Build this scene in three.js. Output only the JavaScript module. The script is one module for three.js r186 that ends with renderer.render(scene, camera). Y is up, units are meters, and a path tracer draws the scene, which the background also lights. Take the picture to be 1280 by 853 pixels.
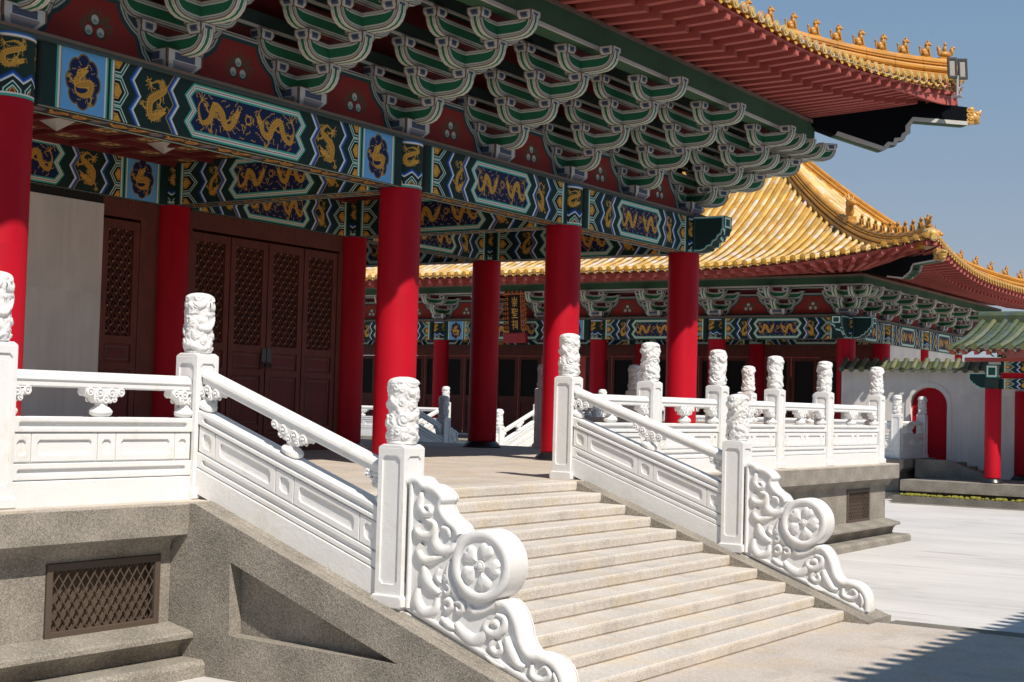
import * as THREE from 'three';
import { mergeGeometries } from 'three/addons/utils/BufferGeometryUtils.js';

// ---------------------------------------------------------------- camera, sky, sun, exposure
const scene = new THREE.Scene();
const camera = new THREE.PerspectiveCamera(26.17, 1024 / 682, 0.1, 2000);
camera.position.set(-14.976, 0.848, 9.040);
camera.up.set(-0.0518, 0.99866, 0.0015);
camera.lookAt(-14.976 + 0.8343, 0.848 + 0.0441, 9.040 - 0.54954);
camera.updateMatrixWorld();

const SUN = new THREE.Vector3(-Math.sin(0.44) * Math.cos(0.873), Math.sin(0.873), Math.cos(0.44) * Math.cos(0.873));
{
  const W = 512, H = 256, a = new Float32Array(W * H * 4);
  const lerp = (p, q, t) => p + (q - p) * t;
  for (let j = 0; j < H; j++) {
    const el = ((j + 0.5) / H - 0.5) * Math.PI, t = 1 - Math.exp(-Math.max(0, Math.sin(el)) / 0.243);
    for (let i = 0; i < W; i++) {
      const az = ((i + 0.5) / W - 0.5) * 2 * Math.PI;
      const c = Math.cos(el) * Math.cos(az) * SUN.x + Math.sin(el) * SUN.y + Math.cos(el) * Math.sin(az) * SUN.z;
      const glow = 0.10 * Math.pow(Math.max(0, c), 6);
      const k = (j * W + i) * 4;
      if (el >= 0) {
        a[k] = lerp(0.409, 0.06, t) + glow; a[k + 1] = lerp(0.433, 0.207, t) + glow; a[k + 2] = lerp(0.465, 0.397, t) + glow * 0.9;
      } else { a[k] = 0.24; a[k + 1] = 0.23; a[k + 2] = 0.22; }
      a[k + 3] = 1;
    }
  }
  const sky = new THREE.DataTexture(a, W, H, THREE.RGBAFormat, THREE.FloatType);
  sky.mapping = THREE.EquirectangularReflectionMapping; sky.magFilter = THREE.LinearFilter; sky.minFilter = THREE.LinearFilter; sky.needsUpdate = true;
  scene.background = sky; scene.environment = sky;
}
const sun = new THREE.DirectionalLight(0xfff5e8, 4.5);
sun.position.copy(SUN).multiplyScalar(80); sun.castShadow = true; sun.shadow.radius = 1.2;
Object.assign(sun.shadow.camera, { left: -45, right: 45, top: 45, bottom: -45, near: 1, far: 200 }); sun.shadow.mapSize.set(4096, 4096);
scene.add(sun, sun.target);
const renderer = new THREE.WebGLRenderer({ antialias: true });
renderer.toneMapping = THREE.LinearToneMapping; renderer.toneMappingExposure = 1.17; renderer.shadowMap.enabled = true;

// ---------------------------------------------------------------- helpers
let seed = 7;
const rnd = () => { seed = (seed * 1664525 + 1013904223) >>> 0; return seed / 4294967296; };
const rr = (a, b) => a + (b - a) * rnd();
const lerp = (a, b, t) => a + (b - a) * t, clamp = (x, a, b) => Math.min(b, Math.max(a, x)), sstep = (a, b, x) => { const t = clamp((x - a) / (b - a), 0, 1); return t * t * (3 - 2 * t); };
const V = (x, y, z) => new THREE.Vector3(x, y, z);
const names = new Map();
const numbered = (n) => { const k = names.get(n) || 0; names.set(n, k + 1); return k ? n + '_' + String(k).padStart(3, '0') : n; };

function fin(g, uv = 'tri') {
  if (!g.attributes.normal) g.computeVertexNormals();
  if (g.index) g = g.toNonIndexed();
  for (const k of Object.keys(g.attributes)) if (!['position', 'normal', 'uv', 'color'].includes(k)) g.deleteAttribute(k);
  g.clearGroups(); g.morphAttributes = {};
  if (uv === 'tri' || !g.attributes.uv) {
    const p = g.attributes.position, n = g.attributes.normal, u = new Float32Array(p.count * 2);
    for (let i = 0; i < p.count; i += 3) {
      const ax = Math.abs(n.getX(i) + n.getX(i + 1) + n.getX(i + 2)), ay = Math.abs(n.getY(i) + n.getY(i + 1) + n.getY(i + 2)), az = Math.abs(n.getZ(i) + n.getZ(i + 1) + n.getZ(i + 2));
      for (let j = i; j < i + 3; j++) {
        const x = p.getX(j), y = p.getY(j), z = p.getZ(j);
        if (ay >= ax && ay >= az) { u[2 * j] = x; u[2 * j + 1] = z; } else if (ax >= az) { u[2 * j] = z; u[2 * j + 1] = y; } else { u[2 * j] = x; u[2 * j + 1] = y; }
      }
    }
    g.setAttribute('uv', new THREE.BufferAttribute(u, 2));
  }
  return g;
}
function merged(list, uv) { const a = (Array.isArray(list) ? list : [list]).map((g) => fin(g, uv)); return a.length === 1 ? a[0] : mergeGeometries(a, false); }
function mesh(name, geoms, mat, parent, uv = 'tri') {
  const g = geoms.isBufferGeometry && geoms.userData.done ? geoms : merged(geoms, uv); g.userData.done = true;
  const m = new THREE.Mesh(g, mat); m.name = parent ? name : numbered(name); m.castShadow = m.receiveShadow = true;
  (parent || scene).add(m); return m;
}
const ready = (list, uv) => { const g = merged(list, uv); g.userData.done = true; return g; };
function group(name, parent, x = 0, y = 0, z = 0, ry = 0) { const g = new THREE.Group(); g.name = parent ? name : numbered(name); g.position.set(x, y, z); g.rotation.y = ry; (parent || scene).add(g); return g; }
function tag(o, label, category, grp, kind) { if (label) o.userData.label = label; if (category) o.userData.category = category; if (grp) o.userData.group = grp; if (kind) o.userData.kind = kind; return o; }
const box = (x0, x1, y0, y1, z0, z1) => new THREE.BoxGeometry(x1 - x0, y1 - y0, z1 - z0).translate((x0 + x1) / 2, (y0 + y1) / 2, (z0 + z1) / 2);
const shapeOf = (pts, holes = []) => { const s = new THREE.Shape(pts.map(([x, y]) => new THREE.Vector2(x, y))); for (const h of holes) s.holes.push(new THREE.Path(h.map(([x, y]) => new THREE.Vector2(x, y)))); return s; };
const ext = (pts, d, bev = 0, holes = []) => { const g = new THREE.ExtrudeGeometry(shapeOf(pts, holes), { depth: d - 2 * bev, bevelEnabled: bev > 0, bevelThickness: bev, bevelSize: bev, bevelOffset: -bev, bevelSegments: 2, curveSegments: 8 }); if (bev) g.translate(0, 0, bev); return g; };
const extX = (pts, x0, x1, bev = 0, holes = []) => ext(pts, x1 - x0, bev, holes).rotateY(-Math.PI / 2).translate(x1, 0, 0);   // profile in (z, y)
const extZ = (pts, z0, z1, bev = 0, holes = []) => ext(pts, z1 - z0, bev, holes).translate(0, 0, z0);                          // profile in (x, y)
const rect = (x0, x1, y0, y1) => [[x0, y0], [x1, y0], [x1, y1], [x0, y1]];
const cham = (x0, x1, y0, y1, c) => [[x0 + c, y0], [x1 - c, y0], [x1, y0 + c], [x1, y1 - c], [x1 - c, y1], [x0 + c, y1], [x0, y1 - c], [x0, y0 + c]];
function grid(nu, nv, f, uvf) {
  const p = [], u = [], idx = [];
  for (let j = 0; j <= nv; j++) for (let i = 0; i <= nu; i++) { p.push(...f(i / nu, j / nv)); u.push(...(uvf ? uvf(i / nu, j / nv) : [i / nu, j / nv])); }
  for (let j = 0; j < nv; j++) for (let i = 0; i < nu; i++) { const a = j * (nu + 1) + i, b = a + 1, c = a + nu + 1, d = c + 1; idx.push(a, b, d, a, d, c); }
  const g = new THREE.BufferGeometry(); g.setAttribute('position', new THREE.Float32BufferAttribute(p, 3)); g.setAttribute('uv', new THREE.Float32BufferAttribute(u, 2)); g.setIndex(idx); g.computeVertexNormals(); return g;
}
// sweep of a 2D section (side, up) along a path, upright frame; flat facets between section corners
function sweep(path, sec, smooth = false, caps = true, scale) {
  const n = path.length, m = sec.length, rows = [];
  for (let i = 0; i < n; i++) {
    const t = V().subVectors(path[Math.min(n - 1, i + 1)], path[Math.max(0, i - 1)]); t.normalize();
    const s = V().crossVectors(t, V(0, 1, 0)).normalize(), up = V().crossVectors(s, t), k = scale ? scale(i / (n - 1), i) : 1;
    rows.push(sec.map(([a, b]) => V().copy(path[i]).addScaledVector(s, a * k).addScaledVector(up, b * k)));
  }
  const p = [], idx = [];
  if (smooth) {
    for (const r of rows) for (const q of r) p.push(q.x, q.y, q.z);
    for (let i = 0; i < n - 1; i++) for (let j = 0; j < m; j++) { const a = i * m + j, b = i * m + (j + 1) % m, c = a + m, d = b + m; idx.push(a, b, d, a, d, c); }
  } else {
    for (let i = 0; i < n - 1; i++) for (let j = 0; j < m; j++) { const k = p.length / 3; for (const q of [rows[i][j], rows[i][(j + 1) % m], rows[i + 1][(j + 1) % m], rows[i + 1][j]]) p.push(q.x, q.y, q.z); idx.push(k, k + 1, k + 2, k, k + 2, k + 3); }
  }
  if (caps) for (const [r, f] of [[rows[0], 0], [rows[n - 1], 1]]) {
    const k = p.length / 3, c = V(); r.forEach((q) => c.addScaledVector(q, 1 / m)); p.push(c.x, c.y, c.z); r.forEach((q) => p.push(q.x, q.y, q.z));
    for (let j = 0; j < m; j++) { const a = k + 1 + j, b = k + 1 + (j + 1) % m; f ? idx.push(k, a, b) : idx.push(k, b, a); }
  }
  const g = new THREE.BufferGeometry(); g.setAttribute('position', new THREE.Float32BufferAttribute(p, 3)); g.setIndex(idx); g.computeVertexNormals(); return g;
}
const between = (a, b, w, h) => sweep([a, b], [[-w / 2, 0], [w / 2, 0], [w / 2, h], [-w / 2, h]]);   // bar with its bottom on the line a-b
const ring = (r, n, a0 = 0, a1 = Math.PI * 2) => Array.from({ length: n }, (_, i) => { const t = a0 + (a1 - a0) * i / (a1 - a0 > 6.2 ? n : n - 1); return [Math.cos(t) * r, Math.sin(t) * r]; });
function tube(a, b, r0, r1 = r0, n = 10) { const d = V().subVectors(b, a), L = d.length(); const g = new THREE.CylinderGeometry(r1, r0, L, n).translate(0, L / 2, 0); g.applyQuaternion(new THREE.Quaternion().setFromUnitVectors(V(0, 1, 0), d.normalize())); return g.translate(a.x, a.y, a.z); }
const ball = (x, y, z, rx, ry = rx, rz = rx, n = 10) => new THREE.SphereGeometry(1, n, Math.max(5, n - 3)).scale(rx, ry, rz).translate(x, y, z);
const lathe = (pts, n = 24) => new THREE.LatheGeometry(pts.map(([x, y]) => new THREE.Vector2(x, y)), n);
// tileable value noise
function noiseMaker(s0) {
  let s = s0; const T = new Float32Array(65536); for (let i = 0; i < 65536; i++) { s = (s * 1664525 + 1013904223) >>> 0; T[i] = s / 4294967296; }
  return (x, y, per = 256) => {
    const xi = Math.floor(x), yi = Math.floor(y), fx = x - xi, fy = y - yi, m = (a) => ((a % per) + per) % per, h = (a, b) => T[(m(a) * 251 + m(b) * 7919) & 65535];
    const sx = fx * fx * (3 - 2 * fx), sy = fy * fy * (3 - 2 * fy);
    return lerp(lerp(h(xi, yi), h(xi + 1, yi), sx), lerp(h(xi, yi + 1), h(xi + 1, yi + 1), sx), sy);
  };
}
const N1 = noiseMaker(11), N2 = noiseMaker(97);
const fbm = (N, x, y, per, oct = 4) => { let v = 0, a = 0.5, t = 0; for (let o = 0; o < oct; o++) { v += a * N(x, y, per); t += a; a *= 0.5; x *= 2; y *= 2; per *= 2; } return v / t; };
// ---------------------------------------------------------------- materials
function dataTex(n, size, f, srgb = true) {   // f(u, v) -> grey or [r, g, b] in 0..1
  const a = new Uint8Array(n * n * 4);
  for (let j = 0; j < n; j++) for (let i = 0; i < n; i++) { const c = f(i / n, j / n), k = (j * n + i) * 4; for (let q = 0; q < 3; q++) a[k + q] = clamp((c.length ? c[q] : c) * 255, 0, 255); a[k + 3] = 255; }
  const t = new THREE.DataTexture(a, n, n); t.wrapS = t.wrapT = THREE.RepeatWrapping; t.magFilter = THREE.LinearFilter; t.minFilter = THREE.LinearMipmapLinearFilter; t.generateMipmaps = true;
  if (srgb) t.colorSpace = THREE.SRGBColorSpace; const s = Array.isArray(size) ? size : [size, size]; t.repeat.set(1 / s[0], 1 / s[1]); t.needsUpdate = true; return t;
}
const lin = (r, g, b) => new THREE.Color().setRGB(r, g, b);
const mat = (r, g, b, rough, o = {}) => new THREE.MeshStandardMaterial({ color: lin(r, g, b), roughness: rough, ...o });
const phys = (r, g, b, rough, o = {}) => new THREE.MeshPhysicalMaterial({ color: lin(r, g, b), roughness: rough, ...o });
let ns = 5; const pix = () => { ns = (ns * 1664525 + 1013904223) >>> 0; return ns / 4294967296; };
// washed pebble render: grains of light and dark grit, blotches of weathering
const gritMap = dataTex(512, 0.85, (u, v) => { const g = 0.30 * (pix() - 0.5) + 0.62 * (N1(u * 170, v * 170, 170) - 0.5) + 0.30 * (N2(u * 80, v * 80, 80) - 0.5), b = 0.30 * (fbm(N1, u * 3, v * 3, 3) - 0.5); const k = 0.82 + g * 0.52 + b * 0.8; return [k, k * 0.985, k * 0.955]; });
const gritBump = dataTex(512, 0.85, (u, v) => 0.5 * N1(u * 170, v * 170, 170) + 0.5 * N2(u * 80, v * 80, 80), false);
const stoneMap = dataTex(1024, 2.6, (u, v) => {
  const g = 0.12 * (pix() - 0.5) + 0.16 * (N1(u * 260, v * 260, 260) - 0.5), b = fbm(N2, u * 4, v * 4, 4, 5), o = sstep(0.50, 0.72, fbm(N1, u * 7 + 3, v * 7, 7, 5)), d = sstep(0.56, 0.78, fbm(N2, u * 11, v * 11 + 5, 11, 4));
  const k = 0.90 + g * 0.9 + 0.12 * (b - 0.5) - 0.045 * d; return [k, k * (0.994 - 0.018 * o), k * (0.985 - 0.06 * o)];
});
const stoneBump = dataTex(512, 1.3, (u, v) => 0.6 * N1(u * 220, v * 220, 220) + 0.4 * fbm(N2, u * 20, v * 20, 20), false);
// plaza concrete: broom marks along z, scattered scuffs and patches
const plazaMap = dataTex(1024, [5.2, 7.4], (u, v) => {
  const s = N1(u * 150, v * 5, 150) - 0.5, s2 = fbm(N2, u * 40, v * 3, 40, 3) - 0.5, p = fbm(N1, u * 5 + 9, v * 5, 5, 5) - 0.5, sc = sstep(0.74, 0.86, fbm(N2, u * 30 + 2, v * 4 + 7, 30, 3)), dk = sstep(0.66, 0.8, fbm(N1, u * 9, v * 9 + 4, 9, 5));
  const k = 0.90 + 0.05 * s + 0.06 * s2 + 0.10 * p - 0.10 * sc - 0.04 * dk + 0.05 * (pix() - 0.5); return [k, k * 0.992, k * 0.985];
});
const paintMap = dataTex(512, 2.3, (u, v) => { const p = fbm(N1, u * 6, v * 4, 6, 5) - 0.5, s = fbm(N2, u * 34, v * 3, 34, 3) - 0.5; const k = 0.94 + 0.10 * p + 0.05 * s; return [k, k, k]; });
const whiteMap = dataTex(512, 1.7, (u, v) => { const p = fbm(N2, u * 7, v * 7, 7, 5) - 0.5, d = sstep(0.62, 0.8, fbm(N1, u * 13, v * 9, 13, 5)), k = 0.97 + 0.04 * p - 0.03 * d + 0.015 * (pix() - 0.5); return [k, k * (1 - 0.006 * d), k * (1 - 0.03 * d)]; });
const whiteBump = dataTex(512, 0.6, (u, v) => fbm(N1, u * 24, v * 24, 24, 4), false);
const woodMap = dataTex(512, 1.1, (u, v) => { const g = fbm(N1, u * 60, v * 3, 60, 3) - 0.5, b = fbm(N2, u * 5, v * 5, 5) - 0.5, k = 0.9 + 0.28 * g + 0.2 * b; return [k, k * 0.99, k * 0.97]; });
const glazeMap = dataTex(512, 2.1, (u, v) => { const b = fbm(N1, u * 8, v * 8, 8, 5) - 0.5, w = sstep(0.52, 0.70, fbm(N2, u * 14, v * 14, 14, 5)), k = 0.90 + 0.3 * b; return [k, k * (0.97 + 0.02 * w), k * (0.8 + 0.35 * w)]; });
const M = {
  grit: mat(0.39, 0.365, 0.33, 0.95, { map: gritMap, bumpMap: gritBump, bumpScale: 0.004 }),
  step: mat(0.70, 0.655, 0.605, 0.92, { map: stoneMap, bumpMap: stoneBump, bumpScale: 0.0025 }),
  floor: mat(0.66, 0.595, 0.525, 0.85, { map: stoneMap, bumpMap: stoneBump, bumpScale: 0.0015 }),
  pad: mat(0.63, 0.565, 0.51, 0.92, { map: stoneMap, bumpMap: stoneBump, bumpScale: 0.002 }),
  plaza: mat(0.72, 0.705, 0.69, 0.9, { map: plazaMap }),
  kerb: mat(0.26, 0.25, 0.225, 0.95, { map: gritMap }),
  white: mat(0.82, 0.82, 0.81, 0.6, { map: whiteMap, bumpMap: whiteBump, bumpScale: 0.0015 }),
  wallWhite: mat(0.88, 0.855, 0.82, 0.9, { map: paintMap }),
  red: phys(0.53, 0.006, 0.022, 0.5, { map: paintMap, specularIntensity: 0.35 }),
  redBoard: mat(0.20, 0.022, 0.020, 0.8, { map: paintMap }),
  rafter: mat(0.47, 0.105, 0.085, 0.75, { map: paintMap }),
  door: mat(0.19, 0.042, 0.026, 0.6, { map: woodMap }),
  doorPanel: mat(0.19, 0.026, 0.022, 0.6, { map: woodMap }),
  gold: mat(0.40, 0.26, 0.12, 0.5),
  black: phys(0.012, 0.013, 0.016, 0.35, { clearcoat: 0.4, clearcoatRoughness: 0.3 }),
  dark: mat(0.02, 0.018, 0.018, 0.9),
  navy: phys(0.005, 0.006, 0.008, 1, { specularIntensity: 0.15 }),
  eaveGreen: mat(0.03, 0.10, 0.045, 0.8, { map: paintMap }),
  tieGreen: mat(0.025, 0.055, 0.045, 0.8, { map: paintMap }),
  plate: mat(0.055, 0.085, 0.085, 0.8, { map: paintMap }),
  paleLine: mat(0.52, 0.51, 0.46, 0.75, { map: whiteMap }),
  brownLine: mat(0.20, 0.14, 0.105, 0.8, { map: paintMap }),
  gild: phys(0.66, 0.37, 0.075, 0.4, { map: glazeMap, clearcoat: 0.5, clearcoatRoughness: 0.25 }),
  gildPale: phys(0.66, 0.47, 0.20, 0.6, { map: glazeMap, clearcoat: 0.1, clearcoatRoughness: 0.5 }),
  gildPink: phys(0.72, 0.48, 0.28, 0.5, { map: glazeMap, clearcoat: 0.4, clearcoatRoughness: 0.3 }),
  ridge: phys(0.62, 0.29, 0.035, 0.5, { map: glazeMap, clearcoat: 0.22, clearcoatRoughness: 0.35 }),
  greenTile: phys(0.10, 0.135, 0.085, 0.5, { map: glazeMap, clearcoat: 0.3, clearcoatRoughness: 0.3 }),
  greenTile2: phys(0.17, 0.19, 0.125, 0.55, { map: glazeMap, clearcoat: 0.3, clearcoatRoughness: 0.3 }),
  lamp: mat(0.03, 0.03, 0.032, 0.5), lampGlass: phys(0.34, 0.31, 0.28, 0.4, { clearcoat: 0.3 }),
  steel: mat(0.42, 0.43, 0.44, 0.45, { metalness: 0.4 }),
  grille: mat(0.085, 0.06, 0.045, 0.7), grilleBack: mat(0.15, 0.105, 0.075, 0.9, { map: gritMap }),
  moss: mat(0.22, 0.21, 0.03, 1), leaf: mat(0.10, 0.16, 0.03, 0.9), bark: mat(0.12, 0.09, 0.06, 0.95),
  tileV: new THREE.MeshPhysicalMaterial({ color: 0xffffff, vertexColors: true, roughness: 0.65, map: glazeMap, clearcoat: 0.08, clearcoatRoughness: 0.3 }),
  lamppale: mat(0.6, 0.58, 0.54, 0.5),
};

// ---------------------------------------------------------------- painted decoration (flat print)
const TEAL = '#4cb9a3', WHT = '#eef1ec', BLU = '#2a67c4', NAVY = '#0b2150', DKG = '#0e2f2b', GOLD = '#e2ab48', GOLDD = '#8a5a1c', BLK = '#0f1918', PINK = '#b08a78';
function canvasTex(w, h, draw, srgb = true) { const c = document.createElement('canvas'); c.width = w; c.height = h; const x = c.getContext('2d'); draw(x, w, h); const t = new THREE.CanvasTexture(c); t.colorSpace = THREE.SRGBColorSpace; t.wrapS = t.wrapT = THREE.ClampToEdgeWrapping; t.anisotropy = 8; return t; }
const catmull = (P, n) => { const c = new THREE.CatmullRomCurve3(P.map(([x, y]) => V(x, y, 0)), false, 'centripetal'); return c.getSpacedPoints(n).map((p) => [p.x, p.y]); };
function poly(c, P, close = true) { c.beginPath(); P.forEach(([x, y], i) => (i ? c.lineTo(x, y) : c.moveTo(x, y))); if (close) c.closePath(); }
function wisp(c, x, y, r, a) { c.save(); c.translate(x, y); c.rotate(a); c.lineWidth = r * 0.28; c.lineCap = 'round'; c.strokeStyle = GOLD; c.beginPath(); c.moveTo(-r, 0); c.bezierCurveTo(-r * 0.3, -r * 0.9, r * 0.1, r * 0.8, r, -r * 0.2); c.stroke(); c.restore(); }
function claw(c, x, y, a, L) {   // bent leg with four talons
  c.strokeStyle = GOLD; c.lineCap = 'round'; c.lineJoin = 'round'; c.lineWidth = L * 0.26;
  const kx = x + Math.cos(a) * L, ky = y + Math.sin(a) * L, b = a + 0.9, fx = kx + Math.cos(b) * L * 0.75, fy = ky + Math.sin(b) * L * 0.75;
  poly(c, [[x, y], [kx, ky], [fx, fy]], false); c.stroke(); c.lineWidth = L * 0.13;
  for (let k = -2; k <= 2; k++) { const q = b + k * 0.55; poly(c, [[fx, fy], [fx + Math.cos(q) * L * 0.5, fy + Math.sin(q) * L * 0.5], [fx + Math.cos(q + 0.5) * L * 0.68, fy + Math.sin(q + 0.5) * L * 0.68]], false); c.stroke(); }
  for (let k = 0; k < 3; k++) wisp(c, kx + (k - 1) * L * 0.3, ky - L * 0.2, L * 0.3, a + k);
}
function dragon(c, pts, W) {      // pts: head to tail
  const P = catmull(pts, 120), n = P.length; c.fillStyle = GOLD; c.strokeStyle = GOLD; c.lineCap = 'round';
  const w = (t) => W * (0.50 + 0.55 * Math.sin(Math.PI * clamp(t * 1.05, 0, 1))) * (1 - 0.75 * t * t * t);
  for (let i = 1; i < n - 1; i += 3) { const t = i / n, dx = P[i + 1][0] - P[i - 1][0], dy = P[i + 1][1] - P[i - 1][1], l = Math.hypot(dx, dy) || 1, r = w(t); c.lineWidth = W * 0.22; c.beginPath(); c.moveTo(P[i][0], P[i][1]); c.lineTo(P[i][0] + dy / l * r * 1.45 - dx / l * r * 0.2, P[i][1] - dx / l * r * 1.45 - dy / l * r * 0.2); c.stroke(); }
  for (let i = 0; i < n; i++) { c.beginPath(); c.arc(P[i][0], P[i][1], w(i / n), 0, 7); c.fill(); }
  for (const [t, s] of [[0.22, 1], [0.30, -1], [0.58, 1], [0.66, -1]]) { const i = Math.floor(t * n), a = Math.atan2(P[i + 1][1] - P[i - 1][1], P[i + 1][0] - P[i - 1][0]) + s * 1.5; claw(c, P[i][0], P[i][1], a, W * 1.55); }
  c.strokeStyle = GOLDD; c.lineWidth = W * 0.13;      // scales and belly line
  for (let i = 4; i < n - 8; i += 3) { const t = i / n, r = w(t) * 0.62, a = Math.atan2(P[i + 1][1] - P[i][1], P[i + 1][0] - P[i][0]); c.beginPath(); c.arc(P[i][0], P[i][1], r, a + 2.0, a + 4.3); c.stroke(); }
  // head
  const a = Math.atan2(P[0][1] - P[4][1], P[0][0] - P[4][0]); c.save(); c.translate(P[0][0], P[0][1]); c.rotate(a); if (Math.cos(a) < 0) c.scale(1, -1);
  c.fillStyle = GOLD; c.strokeStyle = GOLD; const h = W * 1.5;
  c.beginPath(); c.ellipse(0, 0, h * 0.75, h * 0.62, 0, 0, 7); c.fill();
  poly(c, [[h * 0.3, -h * 0.55], [h * 1.25, -h * 0.42], [h * 1.35, -h * 0.05], [h * 0.7, 0], [h * 1.15, h * 0.32], [h * 0.9, h * 0.5], [h * 0.1, h * 0.55]]); c.fill();
  c.lineWidth = W * 0.3; for (const q of [-0.5, -0.15]) { c.beginPath(); c.moveTo(-h * 0.1, -h * 0.4); c.quadraticCurveTo(-h * 0.9, -h * (0.8 - q), -h * 1.5, -h * (0.7 + q)); c.stroke(); }
  c.lineWidth = W * 0.2; for (let k = 0; k < 6; k++) { const q = 2.2 + k * 0.42; c.beginPath(); c.moveTo(Math.cos(q) * h * 0.5, Math.sin(q) * h * 0.5); c.quadraticCurveTo(Math.cos(q + 0.3) * h, Math.sin(q + 0.3) * h, Math.cos(q) * h * 1.4, Math.sin(q) * h * 1.4); c.stroke(); }
  c.beginPath(); c.moveTo(h * 1.2, -h * 0.2); c.bezierCurveTo(h * 1.8, -h * 0.9, h * 2.0, h * 0.1, h * 1.7, h * 0.7); c.stroke();
  c.fillStyle = GOLDD; c.beginPath(); c.arc(h * 0.35, -h * 0.22, h * 0.13, 0, 7); c.fill(); c.restore();
  // tail tuft
  const e = P[n - 1], ea = Math.atan2(e[1] - P[n - 6][1], e[0] - P[n - 6][0]); c.strokeStyle = GOLD; c.lineWidth = W * 0.24;
  for (let k = -2; k <= 2; k++) { c.beginPath(); c.moveTo(e[0], e[1]); c.quadraticCurveTo(e[0] + Math.cos(ea + k * 0.3) * W * 1.2, e[1] + Math.sin(ea + k * 0.3) * W * 1.2, e[0] + Math.cos(ea + k * 0.55) * W * 2.2, e[1] + Math.sin(ea + k * 0.55) * W * 2.2); c.stroke(); }
}
function layers(c, P, list, close = false) { c.lineJoin = 'miter'; for (const [col, w] of list) { poly(c, P, close); c.strokeStyle = col; c.lineWidth = w; c.stroke(); } }
// zigzag stripe at x, point towards dir; s = pixels per metre
function chevrons(c, x, H, dir, s, list) { const d = 0.052 * s * dir, h = H / 4; const P = [[x - d, -h], [x + d, h * 0], [x + d, 0], [x - d, h], [x + d, 2 * h], [x - d, 3 * h], [x + d, 4 * h]]; for (const [off, col, w] of list) { poly(c, P.slice(2).map(([a, b]) => [a + off * s * dir, b]), false); c.strokeStyle = col; c.lineWidth = w * s; c.lineJoin = 'miter'; c.stroke(); } }
function hexCol(c, x0, x1, H, s, dir) {   // stacked half hexagons opening to the bay end
  const w = x1 - x0, xb = dir > 0 ? x0 : x1, xt = dir > 0 ? x1 : x0, hh = H / 2;
  for (const cy of [0, hh, H]) { const P = [[xb - dir * 3, cy - hh * 0.42], [xb + dir * w * 0.5, cy - hh * 0.42], [xt, cy], [xb + dir * w * 0.5, cy + hh * 0.42], [xb - dir * 3, cy + hh * 0.42]];
    poly(c, P); c.fillStyle = BLK; c.fill(); layers(c, P, [[WHT, 0.046 * s], [TEAL, 0.026 * s], [DKG, 0.012 * s]]);
    const Q = P.map(([x, y]) => [lerp(xb, x, 0.56), lerp(cy, y, 0.56)]); poly(c, Q); c.fillStyle = '#6b3d22'; c.fill(); layers(c, Q, [[GOLD, 0.016 * s]]);
    c.fillStyle = GOLD; for (let k = 0; k < 7; k++) { c.beginPath(); c.ellipse(lerp(xb, xt, 0.05 + 0.05 * k), cy + Math.sin(k * 2.1) * hh * 0.13, 0.03 * s, 0.022 * s, k, 0, 7); c.fill(); } }
}
function uprightDragon(c, x, y, w, h, flip = 1, W) { const f = (a, b) => [x + a * w * flip, y + b * h]; dragon(c, [f(0.18, 0.20), f(-0.2, 0.32), f(-0.28, 0.05), f(0.0, -0.1), f(0.30, -0.22), f(0.05, -0.36), f(-0.22, -0.3)].map(([a, b]) => [a, b]), W); for (let k = 0; k < 8; k++) wisp(c, x + Math.sin(k * 2.4) * w * 0.36, y + Math.cos(k * 1.7) * h * 0.36, W * 0.9, k * 1.3); }
function medallion(c, x, y, rx, ry) {
  const P = Array.from({ length: 64 }, (_, i) => { const a = i / 64 * Math.PI * 2, q = 0.94 + 0.15 * Math.pow(Math.abs(Math.cos(a * 4)), 0.7) ; return [x + Math.cos(a) * rx * q, y + Math.sin(a) * ry * q]; });
  poly(c, P); c.fillStyle = NAVY; c.fill(); layers(c, P, [[GOLD, rx * 0.075], [BLK, rx * 0.03]], true);
  const f = (a, b) => [x + a * rx, y + b * ry]; dragon(c, [f(0.02, -0.42), f(-0.32, -0.18), f(-0.38, 0.1), f(0.05, 0.08), f(0.46, 0.0), f(0.42, 0.36), f(0.0, 0.52), f(-0.42, 0.44), f(-0.5, 0.2)], rx * 0.19);
  for (let k = 0; k < 10; k++) wisp(c, x + Math.cos(k * 0.63) * rx * 0.74, y + Math.sin(k * 0.63) * ry * 0.74, rx * 0.12, k);
}
function dragonPair(c, x0, x1, H, s) {
  const m = (x0 + x1) / 2, L = (x1 - x0) / 2, W = 0.040 * s * Math.min(1.1, L / s / 0.8);
  for (const f of [-1, 1]) { const q = (a, b) => [m + f * a * L, H * b]; dragon(c, [q(0.20, 0.40), q(0.27, 0.60), q(0.38, 0.66), q(0.46, 0.42), q(0.57, 0.33), q(0.66, 0.60), q(0.78, 0.68), q(0.84, 0.42), q(0.80, 0.30)], W); for (let k = 0; k < 22; k++) wisp(c, m + f * L * (0.10 + 0.037 * k), H * (k % 2 ? 0.20 + 0.08 * (k % 3) : 0.80 - 0.08 * (k % 3)), W * 0.8, k * 1.7); }
  c.strokeStyle = GOLD; c.lineWidth = W * 0.35; c.beginPath(); c.arc(m, H * 0.44, W * 1.0, 0, 7); c.stroke(); for (let k = 0; k < 9; k++) wisp(c, m + Math.sin(k * 0.8) * W * 2, H * (0.36 + 0.04 * k), W * 0.9, k * 0.7);
}
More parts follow.
